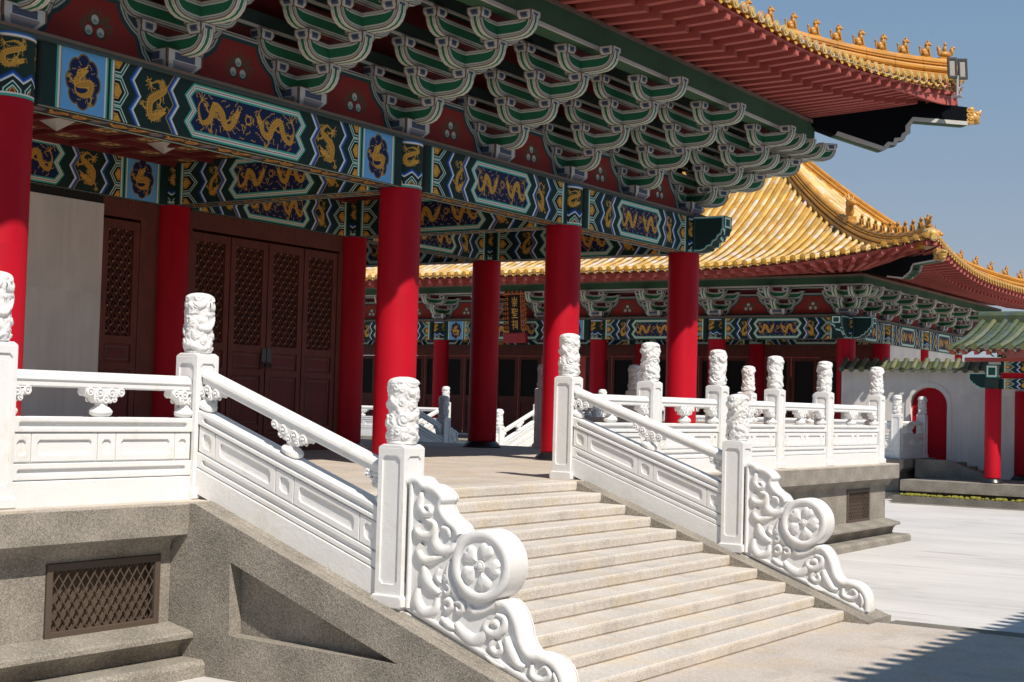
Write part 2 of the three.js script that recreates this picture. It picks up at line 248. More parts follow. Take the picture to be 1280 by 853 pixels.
function beamPaint(L, marks, blue, H = 0.64, s = 300) {   // marks: [dark end, (blue end), hexagon end, dragon start, dragon end, centre start] in metres from one end
  return canvasTex(Math.round(L * s), Math.round(H * s), (c, w, h) => {
    c.fillStyle = '#10302e'; c.fillRect(0, 0, w, h);
    for (const f of [0, 1]) {
      const X = (m) => (f ? w - m * s : m * s), dir = f ? -1 : 1, R2 = (a, b, col) => { c.fillStyle = col; c.fillRect(Math.min(X(a), X(b)), 0, Math.abs(X(b) - X(a)), h); };
      R2(0, marks.dark, '#123130');
      let p = marks.dark;
      const post = (q) => { R2(q, q + 0.025, TEAL); R2(q + 0.025, q + 0.05, WHT); R2(q + 0.05, q + 0.062, '#a9825c'); };
      if (blue) { post(p); R2(p + 0.062, marks.blue - 0.04, '#6cb4ee'); medallion(c, X((p + marks.blue) / 2 + 0.01), h / 2, 0.205 * s, 0.265 * s); R2(marks.blue - 0.04, marks.blue - 0.02, WHT); R2(marks.blue - 0.02, marks.blue, TEAL); R2(marks.blue, marks.blue + 0.03, DKG); p = marks.blue + 0.03; }
      post(p); p += 0.062;
      const hx = marks.hex; c.save(); c.beginPath(); c.rect(Math.min(X(p), X(hx + 0.2)), 0, Math.abs(X(hx + 0.2) - X(p)), h); c.clip(); hexCol(c, Math.min(X(p), X(hx)), Math.max(X(p), X(hx)), h, s, dir); c.restore();
      const big = marks.d1 - marks.d0;
      chevrons(c, X(marks.d0 - 0.055), h, dir, s, [[-0.012, '#17459a', 0.028], [0.012, '#4b8fe0', 0.022], [0.034, WHT, 0.024]]);
      uprightDragon(c, X((marks.d0 + marks.d1) / 2 + 0.03), h / 2, big * s * 0.74, h * 0.95, dir, 0.043 * s * Math.min(1, big / 0.42));
      chevrons(c, X(marks.d1 + 0.03), h, dir, s, [[-0.055, GOLD, 0.010], [-0.03, '#17459a', 0.03], [-0.004, '#4b8fe0', 0.022], [0.02, WHT, 0.026]]);
    }
    const a = marks.c0 * s, b = w - a, y0 = 0.085 * h, y1 = 0.915 * h, k = 0.085 * s, P = [[a + k, y0], [b - k, y0], [b + k * 0.2, h * 0.27], [b - k, h / 2], [b + k * 0.2, h * 0.73], [b - k, y1], [a + k, y1], [a - k * 0.2, h * 0.73], [a + k, h / 2], [a - k * 0.2, h * 0.27]];
    poly(c, P); c.fillStyle = NAVY; c.fill(); layers(c, P, [[TEAL, 0.085 * s], [WHT, 0.042 * s], ['#a9825c', 0.010 * s]], true);
    dragonPair(c, a, b, h, s);
  });
}
const TEX = {};
TEX.wide = beamPaint(5.89, { dark: 0.17, blue: 0.84, hex: 1.10, d0: 1.26, d1: 1.74, c0: 2.0 }, true);
TEX.narrow = beamPaint(3.70, { dark: 0.10, hex: 0.42, d0: 0.60, d1: 0.90, c0: 1.12 }, false);
TEX.soffit = canvasTex(768, 96, (c, w, h) => { c.fillStyle = '#2a1a14'; c.fillRect(0, 0, w, h); for (const y of [0.10, 0.90]) { c.fillStyle = WHT; c.fillRect(0, h * y - 4, w, 3); c.fillStyle = TEAL; c.fillRect(0, h * y, w, 4); } for (let i = 0; i < 22; i++) { c.fillStyle = i % 3 ? '#a87a3a' : '#56657c'; c.beginPath(); c.ellipse((i + 0.5) * w / 22, h / 2, 12, 20, 0.3 * (i % 2 ? 1 : -1), 0, 7); c.fill(); c.fillStyle = GOLDD; c.beginPath(); c.arc((i + 0.5) * w / 22, h / 2, 6, 0, 7); c.fill(); wisp(c, i * w / 22, h * 0.4, 12, i); } });
TEX.collar = canvasTex(1024, 384, (c, w, h) => {
  c.fillStyle = '#14332f'; c.fillRect(0, 0, w, h); c.fillStyle = '#123a86'; c.fillRect(0, 0, w, 14); c.fillStyle = '#2f78cf'; c.fillRect(0, 12, w, 12); c.fillStyle = WHT; c.fillRect(0, 24, w, 14); c.fillStyle = '#a9825c'; c.fillRect(0, 38, w, 5);
  for (let k = 0; k < 4; k++) { const x = (k + 0.5) * w / 4; uprightDragon(c, x, h * 0.36, w / 4 * 0.8, h * 0.52, k % 2 ? 1 : -1, 17); }
  const z = []; for (let k = 0; k <= 16; k++) z.push([k * w / 16, k % 2 ? h * 0.74 : h * 0.63]);
  for (const [o, col, lw] of [[0, '#17459a', 20], [10, '#4b8fe0', 10], [20, WHT, 13], [34, DKG, 16]]) { poly(c, z.map(([a, b]) => [a, b + o]), false); c.strokeStyle = col; c.lineWidth = lw; c.stroke(); }
  for (let k = 0; k < 8; k++) { const x = (k + 0.5) * w / 8 + w / 16; const P = [[x - 40, h * 1.02], [x - 40, h * 0.90], [x, h * 0.80], [x + 40, h * 0.90], [x + 40, h * 1.02]]; poly(c, P); c.fillStyle = BLK; c.fill(); layers(c, P, [[WHT, 26], [TEAL, 15], [DKG, 8]]); c.fillStyle = '#8a4a22'; c.fillRect(x - 16, h * 0.90, 32, h * 0.1); layers(c, [[x - 16, h], [x - 16, h * 0.91], [x, h * 0.87], [x + 16, h * 0.91], [x + 16, h]], [[GOLD, 6]]); }
  c.fillStyle = WHT; c.fillRect(0, h - 24, w, 10); c.fillStyle = TEAL; c.fillRect(0, h - 14, w, 14);
});
// bracket arm paint: border bands follow the outline; a strip along the bottom of the sheet serves the curved edges
function armPaint(pts) {
  const xs = pts.map((p) => p[0]), x0 = Math.min(...xs), x1 = Math.max(...xs), H = 0.275, S = 520, w = Math.round((x1 - x0) * S), h = Math.round(H * S), strip = 100;
  const t = canvasTex(w, h + strip, (c) => {
    c.fillStyle = '#6e5140'; c.fillRect(0, 0, w, h + strip); const P = pts.map(([x, y]) => [(x - x0) * S, h - y * S]); c.save(); poly(c, P); c.clip(); poly(c, P); c.fillStyle = '#1f6b49'; c.fill();
    layers(c, P, [['#cfd0c6', 62], ['#4a4238', 41], ['#b9bcb2', 36], ['#6e5140', 11]], true); c.restore();
    const bands = [['#6e5140', 0, 1], ['#c9cbbf', 0.05, 0.95], ['#6f6a5e', 0.24, 0.76], ['#d6d8ce', 0.275, 0.725], ['#1f6b49', 0.37, 0.63]]; for (const [col, a, b] of bands) { c.fillStyle = col; c.fillRect(0, h + strip * a, w, strip * (b - a)); }
  });
  return { t, uv: (x, y) => [(x - x0) / (x1 - x0), (strip + y * S) / (h + strip)], edge: (k) => [0.5, (1 - k) * strip / (h + strip)] };
}
TEX.block = canvasTex(64, 64, (c) => { c.fillStyle = '#6e5140'; c.fillRect(0, 0, 64, 64); c.fillStyle = '#c3c4be'; c.fillRect(4, 4, 56, 56); c.fillStyle = '#5d6373'; c.fillRect(17, 15, 30, 34); c.fillStyle = '#3d4763'; c.fillRect(22, 22, 20, 18); });
TEX.bearing = canvasTex(128, 128, (c) => { c.fillStyle = '#6e5140'; c.fillRect(0, 0, 128, 128); c.fillStyle = '#c9cac5'; c.fillRect(6, 5, 116, 118); c.fillStyle = '#4a556e'; c.fillRect(28, 16, 72, 46); c.fillStyle = '#918b90'; c.fillRect(22, 66, 84, 50); });
TEX.red = canvasTex(512, 190, (c, w, h) => {   // board between two bracket sets
  c.fillStyle = '#1d2b2b'; c.fillRect(0, 0, w, h);
  const P = []; const half = (f) => { const q = [[0.415, 0.975], [0.365, 0.90], [0.325, 0.76], [0.305, 0.60], [0.285, 0.50], [0.24, 0.42], [0.20, 0.31], [0.172, 0.16], [0.165, 0.03]]; return q.map(([a, b]) => [w / 2 + f * a * w, b * h]); };
  P.push(...half(-1), ...half(1).reverse()); poly(c, P); c.fillStyle = '#95302a'; c.fill(); layers(c, P, [['#2d4a4c', 40], ['#bfc2ba', 15], ['#5b5148', 4]], true);
  c.fillStyle = '#5b5640'; for (let k = 0; k < 17; k++) { const a = -3.5 + k * 0.235, x = w / 2 + Math.cos(a) * 38, y = h * 0.66 + Math.sin(a) * 34, L = 26 + 16 * Math.abs(Math.sin(k * 1.9)), sw = (k % 2 ? 9 : -9), ux = Math.cos(a) * 0.75, uy = Math.sin(a) * 0.9 - 0.35, T = [x + ux * L, y + uy * L]; c.beginPath(); c.moveTo(x - 5, y + 3); c.bezierCurveTo(x + ux * L * 0.3 - sw, y + uy * L * 0.3, x + ux * L * 0.7 + sw, y + uy * L * 0.6, T[0], T[1]); c.bezierCurveTo(x + ux * L * 0.7 + sw + 5, y + uy * L * 0.5, x + ux * L * 0.4 - sw + 8, y + uy * L * 0.3, x + 5, y + 3); c.fill(); }
  for (const [dx, dy] of [[0, -24], [-19, 10], [19, 10]]) { c.fillStyle = '#2c4a44'; c.beginPath(); c.ellipse(w / 2 + dx, h * 0.6 + dy + 3, 14, 17, 0, 0, 7); c.fill(); c.fillStyle = '#cfd2c6'; c.beginPath(); c.ellipse(w / 2 + dx, h * 0.6 + dy, 12, 14, 0, 0, 7); c.fill(); c.fillStyle = '#8fa79a'; c.beginPath(); c.ellipse(w / 2 + dx, h * 0.6 + dy + 5, 8, 6, 0, 0, 7); c.fill(); }
});
TEX.coffer = canvasTex(128, 128, (c) => { c.fillStyle = '#5a2a20'; c.fillRect(0, 0, 128, 128); c.strokeStyle = '#d0a55e'; c.lineWidth = 3; c.strokeRect(8, 8, 112, 112); c.fillStyle = '#8a6238'; c.beginPath(); c.arc(64, 64, 42, 0, 7); c.fill(); c.fillStyle = '#d8b377'; for (let k = 0; k < 8; k++) { c.beginPath(); c.ellipse(64 + Math.cos(k * 0.785) * 26, 64 + Math.sin(k * 0.785) * 26, 12, 8, k * 0.785, 0, 7); c.fill(); } });
const print = (t, o = {}) => new THREE.MeshStandardMaterial({ map: t, roughness: 0.88, ...o });
const PM = { wide: print(TEX.wide), narrow: print(TEX.narrow), soffit: print(TEX.soffit), collar: print(TEX.collar), block: print(TEX.block), bearing: print(TEX.bearing), red: print(TEX.red), coffer: print(TEX.coffer) };
// ---------------------------------------------------------------- setting: plaza and landing
const GY = -1.38, SL = 0.36;
tag(mesh('ground', [grid(1, 1, (u, v) => [lerp(-400, 600, u), GY, lerp(400, -600, v)])], M.plaza), null, null, null, 'structure');
{
  const p = mesh('landing_pavement', [extZ([[-9.4, GY], [-0.12, GY], [-0.12, -1.285], [-0.125, -1.28], [-9.4, -1.28]], 3.55, 24)], M.pad); tag(p, null, null, null, 'structure');
  const k = mesh('paved_edging', [box(-0.117, 0.20, GY + 0.001, -1.283, 3.95, 24)], M.kerb); tag(k, null, null, null, 'structure');
}

// ---------------------------------------------------------------- white carved balustrade kit
function finialGeo(nu, nv, s) {     // carved head: coiling dragon and cloud relief on a drum
  const blobs = []; let q = s; const rn = () => { q = (q * 1664525 + 1013904223) >>> 0; return q / 4294967296; };
  for (let i = 0; i < 70; i++) blobs.push([rn() * 6.283, rn() * 0.50, 0.016 + rn() * 0.040, 0.35 + rn() * 0.65, rn() * 6.28]);
  const prof = (y) => { let r = 0.128 - 0.008 * Math.sin(y / 0.46 * Math.PI); if (y < 0.05) r = lerp(0.112, 0.127, y / 0.05); if (y > 0.40) r -= 0.008 * sstep(0.40, 0.465, y); if (y > 0.465) r = 0.119 * Math.sqrt(Math.max(0, 1 - ((y - 0.465) / 0.045) ** 2)) ; return r; };
  const H = 0.508;
  return grid(nu, nv, (u, v) => {
    const a = u * Math.PI * 2, y = v * H; let f = 0;
    for (const [ba, by, br, bh, bp] of blobs) { let da = a - ba; da = Math.atan2(Math.sin(da), Math.cos(da)) * 0.12; const dy = y - by, d = Math.hypot(da, dy) / br; if (d < 1) f = Math.max(f, bh * Math.sqrt(1 - d * d) * (0.72 + 0.28 * Math.sin(d * 9 + Math.atan2(dy, da) + bp))); }
    for (const [p0, sl] of [[0.09, 0.05], [0.24, 0.075], [0.41, 0.04]]) { const yc = p0 + sl * Math.sin(a * 1 + p0 * 40) + 0.03 * Math.sin(a * 3 + p0 * 9 + s), d = Math.abs(y - yc) / 0.030; if (d < 1) f = Math.max(f, (0.35 + 0.65 * sstep(0.35, 0.65, N1(a * 1.6 + s, y * 9 + p0 * 50, 256))) * Math.sqrt(1 - d * d) + 0.10 * Math.sin(a * 24 + y * 60)); }
    f += 0.5 * (fbm(N2, a * 5 + s, y * 42 + 1.7 * Math.sin(a * 2), 256, 3) - 0.5);
    const r = prof(y) + (v < 0.97 ? 0.022 * (f - 0.5) * sstep(0, 0.05, v) * sstep(0.99, 0.9, v) : 0);
    return [-Math.sin(a) * r, y, Math.cos(a) * r];
  });
}
const finials = [ready(finialGeo(110, 100, 3)), ready(finialGeo(110, 100, 88))], finialFar = ready(finialGeo(60, 54, 17));
const postGeo = ready((() => {
  const g = [box(-0.112, 0.112, 0, 1.19, -0.112, 0.112), extX(cham(-0.132, 0.132, -0.0, 0.10, 0.02).map(([a, b]) => [a * 1.14, b - 0.01]), -0.15, 0.15, 0.012)];
  g.push(extX([[-0.125, 0], [0.125, 0], [0.125, 0.02], [0.085, 0.04], [-0.085, 0.04], [-0.125, 0.02]], -0.125, 0.125, 0.01).translate(0, 1.178, 0));
  const face = ext(rect(-0.125, 0.125, 0.08, 1.19), 0.016, 0.004, [cham(-0.083, 0.083, 0.17, 1.13, 0.028)]);
  for (let k = 0; k < 4; k++) g.push(face.clone().translate(0, 0, 0.110).rotateY(k * Math.PI / 2));
  g.push(lathe([[0, 1.21], [0.104, 1.21], [0.104, 1.245], [0.112, 1.25], [0, 1.252]], 28)); return g;
})());
function addPost(parent, x, y, z, i = 0, far = false) { const p = mesh('post', postGeo, M.white, parent); p.position.set(x, y, z); const f = mesh('carved_finial', far ? finialFar : finials[i % 2], M.white, p); f.position.y = 1.222; f.rotation.y = i * 2.1; return p; }

// one bay of railing, length L along local x from 0; shear drops it as the stair falls
function bayPieces(L, sl = 0) {
  const sh = (g) => { if (sl) { g = g.index ? g.toNonIndexed() : g; const p = g.attributes.position; for (let i = 0; i < p.count; i++) p.setY(i, p.getY(i) - sl * p.getX(i)); g.computeVertexNormals(); } return g; };
  const core = box(0, L, 0, 0.668, -0.068, 0.068);
  const seg = [[0.03, 0.11], [0.135, 0.46], [0.485, 0.60 - 0.085], [0, 0]];
  const m = L / 2, sm = 0.10 * L / 1.76, lo = 0.175 * L / 1.76;
  const spans = [[0.012, lo], [lo + 0.006, m - sm * 0.92], [m - sm * 0.86, m + sm * 0.86], [m + sm * 0.92, L - lo - 0.006], [L - lo, L - 0.012]];
  const holes = [];
  const row = spans.map(([a, b]) => { const p = b - a > 0.3 ? 0.055 : 0.045, hx = Math.min(p, (b - a) * 0.26); return ext(rect(a, b, 0.335, 0.545), 0.022, 0.005, [cham(a + hx, b - hx, 0.385, 0.497, 0.02)]); });
  const top = ext(rect(0, L, 0.556, 0.672), 0.034, 0.008, [cham(0.06, L - 0.06, 0.592, 0.632, 0.012)]);
  const mid = ext(rect(0, L, 0.200, 0.322), 0.028, 0.006, [cham(0.06, L - 0.06, 0.240, 0.280, 0.012)]);
  const low = ext(rect(0, L, -0.02, 0.192), 0.034, 0.008);
  const both = (g) => [g.clone().translate(0, 0, 0.064), g.clone().rotateX(0).scale(1, 1, -1).translate(0, 0, -0.064)];
  const fix = (g) => { const q = g.index ? g.toNonIndexed() : g; q.computeVertexNormals(); return q; };
  const panel = [core, ...both(top), ...both(mid), ...both(low)].map((g) => sh(fix(g)));
  const insets = row.flatMap((g) => both(g).map((k) => sh(fix(k))));
  const sec = []; for (let i = 0; i <= 12; i++) { const a = Math.PI * i / 12; sec.push([0.066 * Math.cos(a), 0.955 + 0.066 * Math.sin(a)]); } sec.push([-0.066, 0.952], [-0.052, 0.94], [-0.052, 0.905], [-0.044, 0.893], [0.044, 0.893], [0.052, 0.905], [0.052, 0.94], [0.066, 0.952]);
  const rail = sh(fix(extX(sec, 0, L)));
  const sup = (c, w0, w1) => {   // bulb, neck and curling cloud capital under the rail
    const g = [lathe([[0.001, 0.668], [0.055, 0.668], [0.088, 0.695], [0.092, 0.72], [0.07, 0.745], [0.045, 0.758], [0.052, 0.772], [0.045, 0.786], [0.001, 0.79]], 18)];
    g.push(ext([[-0.07, 0.78], [0.07, 0.78], [0.11, 0.82], [0.185, 0.845], [0.20, 0.90], [-0.20, 0.90], [-0.185, 0.845], [-0.11, 0.82]], 0.10, 0.015).translate(0, 0, -0.05));
    for (const [x, y, r] of [[-0.155, 0.868, 0.036], [0.155, 0.868, 0.036], [-0.06, 0.862, 0.04], [0.06, 0.862, 0.04], [0, 0.81, 0.034], [-0.09, 0.812, 0.026], [0.09, 0.812, 0.026]]) for (const s of [-1, 1]) { g.push(new THREE.TorusGeometry(r * 0.72, r * 0.30, 6, 14).translate(x, y, s * 0.052), ball(x, y, s * 0.052, r * 0.34, r * 0.34, 0.02, 8)); }
    const out = []; for (let q of g) { q = q.index ? q.toNonIndexed() : q; for (const k of Object.keys(q.attributes)) if (!['position', 'normal', 'uv'].includes(k)) q.deleteAttribute(k); out.push(q); }
    let a = mergeGeometries(out); if (w0 !== undefined) { const p = a.attributes.position, keep = []; for (let i = 0; i < p.count; i += 3) { const cx = (p.getX(i) + p.getX(i + 1) + p.getX(i + 2)) / 3; if (cx >= w0 && cx <= w1) keep.push(i, i + 1, i + 2); } const b = new THREE.BufferGeometry(); for (const k of ['position', 'normal', 'uv']) { const A = a.attributes[k], n = A.itemSize, d = new Float32Array(keep.length * n); keep.forEach((s, j) => { for (let q = 0; q < n; q++) d[j * n + q] = A.array[s * n + q]; }); b.setAttribute(k, new THREE.BufferAttribute(d, n)); } a = b; }
    a.translate(c, 0, 0); return sh(a);
  };
  return { panel: ready(panel), insets: insets.map((g) => ready(g)), rail: ready(rail), sups: [ready(sup(0, 0, 1)), ready(sup(L / 2)), ready(sup(L, -1, 0))] };
}
const bayCache = new Map();
function addBay(parent, L, x, y, z, ry, sl = 0) {
  const k = L.toFixed(3) + '/' + sl; if (!bayCache.has(k)) bayCache.set(k, bayPieces(L, sl)); const b = bayCache.get(k);
  const put = (n, g, par) => { const m = mesh(n, g, M.white, par); if (par === parent) { m.position.set(x, y, z); m.rotation.y = ry; } return m; };
  const p = put('railing_panel', b.panel, parent); for (const g of b.insets) put('moulded_inset', g, p);
  put('handrail', b.rail, parent); for (const g of b.sups) put('cloud_support', g, parent);
}
// scroll stone with drum, profile in (z, y) relative to the newel; built for the face towards -x, thickness about x = 0
const strokeGeo = (P, w, h, close = 0) => {   // domed ribbon in the (z, y) plane, bulging to -x
  const Q = catmull(P, Math.max(10, P.length * 5)), n = Q.length, m = 6;
  return grid(m, n - 1, (u, v) => { const i = Math.round(v * (n - 1)), a = Q[Math.max(0, i - 1)], b = Q[Math.min(n - 1, i + 1)], dx = b[0] - a[0], dy = b[1] - a[1], l = Math.hypot(dx, dy) || 1, t = v, k = w * (0.35 + 0.65 * Math.sin(Math.PI * clamp(t * 0.92 + 0.08, 0, 1))), c = (u - 0.5) * 2, o = Math.sin(c * Math.PI / 2) * k; return [-h * Math.cos(c * Math.PI / 2) * Math.min(1, k / w + 0.25), Q[i][1] + o * dx / l, Q[i][0] - o * dy / l]; });
};
const scrollParts = (() => {
  const up = [[2.338, 0.282], [2.394, 0.301], [2.441, 0.291], [2.483, 0.256], [2.557, 0.244], [2.634, 0.204], [2.681, 0.142], [2.655, 0.104], [2.677, 0.051], [2.734, 0], [2.794, -0.036], [2.836, -0.093]];
  const dn = [[3.16, -0.548], [3.235, -0.545], [3.308, -0.601], [3.365, -0.705], [3.40, -0.815], [3.456, -0.885], [3.532, -0.886], [3.641, -0.911], [3.718, -0.973], [3.758, -1.062], [3.765, -1.185], [3.74, -1.235]];
  const dc = [3.038, -0.312], R = 0.258, arc = []; for (let i = 1; i < 12; i++) { const a = 2.2 - i * (2.2 + 1.05) / 12; arc.push([dc[0] + Math.cos(a) * R * 0.9, dc[1] + Math.sin(a) * R * 0.9]); }
  const smooth = (P, n) => catmull(P, n);
  const outer = [...smooth(up, 46), ...arc, ...smooth(dn, 46), [2.338, -0.695]];
  const g = { slab: [], rim: [], relief: [] };
  g.slab.push(extX(outer, -0.078, 0.078, 0.006));
  // raised rim: band offset inside the outline, drawn as a flat raised ribbon
  const flat = (P, w, h) => { const n = P.length; return grid(1, n - 1, (u, v) => { const i = Math.round(v * (n - 1)), a = P[Math.max(0, i - 1)], b = P[Math.min(n - 1, i + 1)], dx = b[0] - a[0], dy = b[1] - a[1], l = Math.hypot(dx, dy) || 1, o = u * w; return [-h, P[i][1] - o * dx / l, P[i][0] + o * dy / l]; }); };
  const rib = (P, w, h) => { const n = P.length, off = (i, o) => { const a = P[Math.max(0, i - 1)], b = P[Math.min(n - 1, i + 1)], dx = b[0] - a[0], dy = b[1] - a[1], l = Math.hypot(dx, dy) || 1; return [P[i][0] + o * dy / l, P[i][1] - o * dx / l]; }; return grid(4, n - 1, (u, v) => { const i = Math.round(v * (n - 1)), [o, d] = [[0, 0], [0.004, h], [w - 0.010, h], [w, h * 0.55], [w + 0.003, 0]][Math.round(u * 4)], q = off(i, o); return [-d, q[1], q[0]]; }); };
  const put = (list) => list.flatMap((q) => { const a = q.clone().translate(-0.077, 0, 0), b = q.clone(); b.scale(-1, 1, 1).translate(0.077, 0, 0); const bb = b.toNonIndexed(); bb.computeVertexNormals(); return [a.toNonIndexed(), bb]; });
  g.rim.push(...put([rib(smooth(up, 60), 0.045, 0.026), rib(smooth(dn.slice(0, -1), 60), 0.050, 0.026), rib([[3.72, -1.215], [3.4, -1.093], [2.8, -0.865], [2.42, -0.722]], 0.045, 0.022), rib([[2.352, -0.68], [2.352, -0.3], [2.352, 0.27]], 0.03, 0.022), rib([[2.93, -0.60], [2.975, -0.625], [3.05, -0.605], [3.16, -0.548]], 0.05, 0.024)]));
  // drum
  const cyl = new THREE.CylinderGeometry(R, R, 0.23, 56).rotateZ(Math.PI / 2).translate(0, dc[1], dc[0]);
  g.drum = [cyl, ...put([new THREE.TorusGeometry(R - 0.035, 0.034, 8, 56).scale(1, 1, 0.55).rotateY(-Math.PI / 2).translate(-0.038, dc[1], dc[0])])];
  const petals = []; for (let k = 0; k < 5; k++) { const a = 1.2 + k * 1.2566, c = Math.cos(a), s = Math.sin(a), pt = (r, o) => [dc[0] + c * r - s * o, dc[1] + s * r + c * o];
    const S = smooth([pt(0.035, 0), pt(0.075, 0.045), pt(0.125, 0.075), pt(0.168, 0.055), pt(0.180, 0.028), pt(0.166, 0), pt(0.180, -0.028), pt(0.168, -0.055), pt(0.125, -0.075), pt(0.075, -0.045), pt(0.037, -0.002)], 44);
    const cc = pt(0.115, 0); petals.push(grid(S.length - 1, 4, (u, v) => { const i = Math.round(u * (S.length - 1)), k2 = 1 - v; return [-(0.043 + 0.018 * Math.sqrt(Math.max(0, 1 - k2 * k2)) * (v < 0.3 ? v / 0.3 * 1 : 1) - (v === 0 ? 0.012 : 0)), lerp(cc[1], S[i][1], k2), lerp(cc[0], S[i][0], k2)]; })); }
  petals.push(ball(-0.05, dc[1], dc[0], 0.016, 0.03, 0.03, 12), new THREE.TorusGeometry(0.034, 0.008, 6, 20).rotateY(Math.PI / 2).translate(-0.05, dc[1], dc[0]));
  g.petals = put(petals.map((q) => q));
  const S = [[[[2.433, 0.148], [2.461, 0.078], [2.506, 0.03], [2.552, 0.043], [2.537, 0.083], [2.494, 0.086]], 0.026], [[[2.47, 0.19], [2.45, 0.10], [2.47, 0.03]], 0.03], [[[2.453, -0.035], [2.424, -0.087], [2.469, -0.131], [2.57, -0.118], [2.593, -0.046], [2.516, -0.014]], 0.032], [[[2.607, -0.085], [2.597, -0.177], [2.662, -0.232], [2.749, -0.216], [2.779, -0.163]], 0.042], [[[2.66, -0.06], [2.72, -0.075], [2.735, -0.13]], 0.022], [[[2.484, -0.195], [2.448, -0.249], [2.501, -0.315], [2.614, -0.296], [2.689, -0.27]], 0.034], [[[2.503, -0.356], [2.532, -0.455], [2.623, -0.527], [2.654, -0.548]], 0.044], [[[2.458, -0.522], [2.449, -0.614], [2.516, -0.698], [2.616, -0.668], [2.637, -0.576]], 0.046], [[[2.66, -0.36], [2.63, -0.42], [2.67, -0.47]], 0.026], [[[2.745, -0.30], [2.725, -0.40], [2.79, -0.52], [2.85, -0.60]], 0.024], [[[2.70, -0.40], [2.725, -0.43], [2.70, -0.455]], 0.018], [[[2.72, -0.47], [2.755, -0.50], [2.73, -0.54], [2.70, -0.52]], 0.02], [[[2.70, -0.60], [2.75, -0.585], [2.77, -0.63], [2.73, -0.66], [2.705, -0.635]], 0.026], [[[2.80, -0.60], [2.86, -0.595], [2.87, -0.645], [2.83, -0.66], [2.81, -0.63]], 0.026], [[[2.81, -0.749], [2.881, -0.821], [2.979, -0.859], [3.062, -0.801], [3.071, -0.722]], 0.05], [[[2.68, -0.72], [2.75, -0.77], [2.82, -0.79]], 0.03], [[[3.094, -0.69], [3.072, -0.751], [3.133, -0.793], [3.226, -0.744], [3.236, -0.675], [3.164, -0.65]], 0.036], [[[3.12, -0.72], [3.17, -0.71], [3.18, -0.75]], 0.028], [[[3.158, -0.83], [3.124, -0.882], [3.173, -0.925], [3.219, -0.891], [3.189, -0.836]], 0.028], [[[3.251, -0.8], [3.29, -0.893], [3.362, -0.981], [3.421, -0.993]], 0.044], [[[3.08, -0.95], [3.18, -1.0], [3.28, -1.02]], 0.026], [[[3.477, -0.967], [3.48, -1.043], [3.572, -1.07], [3.627, -1.025], [3.591, -0.973], [3.547, -0.997]], 0.028], [[[3.66, -1.0], [3.69, -1.09], [3.67, -1.16]], 0.022]];
  g.relief = put(S.map(([P, w]) => strokeGeo(P, w * 1.08, 0.030)));
  for (const k of ['slab', 'rim', 'drum', 'petals', 'relief']) g[k] = ready(g[k]);
  return g;
})();
function addScroll(parent, x, y, z) { const s = mesh('scroll_stone', scrollParts.slab, M.white, parent); s.position.set(x, y, z); mesh('raised_border', scrollParts.rim, M.white, s); mesh('cloud_scroll_relief', scrollParts.relief, M.white, s); const d = mesh('drum', scrollParts.drum, M.white, parent); d.position.set(x, y, z); mesh('flower_relief', scrollParts.petals, M.white, d); }

// ---------------------------------------------------------------- main terrace, stairs and balustrades
const TX1 = 11.15, STL = -6.40, STR = 0.32;      // terrace end, outer faces of the stair cheeks
function terraceRun(root, x0, x1, front = 0.30, gy = GY) {
  mesh('cap_slab', [extX([[-1.2, -0.012], [front - 0.012, -0.012], [front, -0.024], [front, -0.262], [front - 0.01, -0.27], [-1.2, -0.27]], x0, x1)], M.grit, root);
  const ov = []; for (let i = 0; i <= 8; i++) { const a = i / 8 * Math.PI / 2; ov.push([front - 0.02 - 0.16 * Math.sin(a), -0.27 - 0.13 * (1 - Math.cos(a))]); }
  mesh('cavetto_moulding', [extX([[-1, -0.271], ...ov, [-1, -0.40]], x0, x1 - 0.02)], M.grit, root);
  return (dx0, dx1) => mesh('dado', [extX([[-1, -0.401], [front - 0.19, -0.401], [front - 0.19, -1.0], [-1, -1.0]], dx0, dx1)], M.grit, root);
}
function terraceFoot(root, x0, x1, front = 0.30, gy = GY) {
  const cv = []; for (let i = 0; i <= 8; i++) { const a = i / 8 * Math.PI / 2; cv.push([front + 0.10 - 0.135 * Math.sin(a), -1.085 - 0.105 * (1 - Math.cos(a))]); }
  mesh('sill_moulding', [extX([[-1, -0.999], [front - 0.18, -0.985], [front + 0.08, -1.035], [front + 0.10, -1.05], ...cv, [-1, -1.19]], x0, x1)], M.grit, root);
  mesh('plinth_course', [extX([[-1, -1.189], [front - 0.045, -1.189], [front - 0.045, -1.25], [-1, -1.25]], x0, x1)], M.grit, root);
  mesh('foot_step', [extX([[-1, -1.249], [front + 0.20, -1.249], [front + 0.225, -1.27], [front + 0.235, -1.29], [front + 0.235, gy], [-1, gy]], x0, x1 + 0.18)], M.grit, root);
}
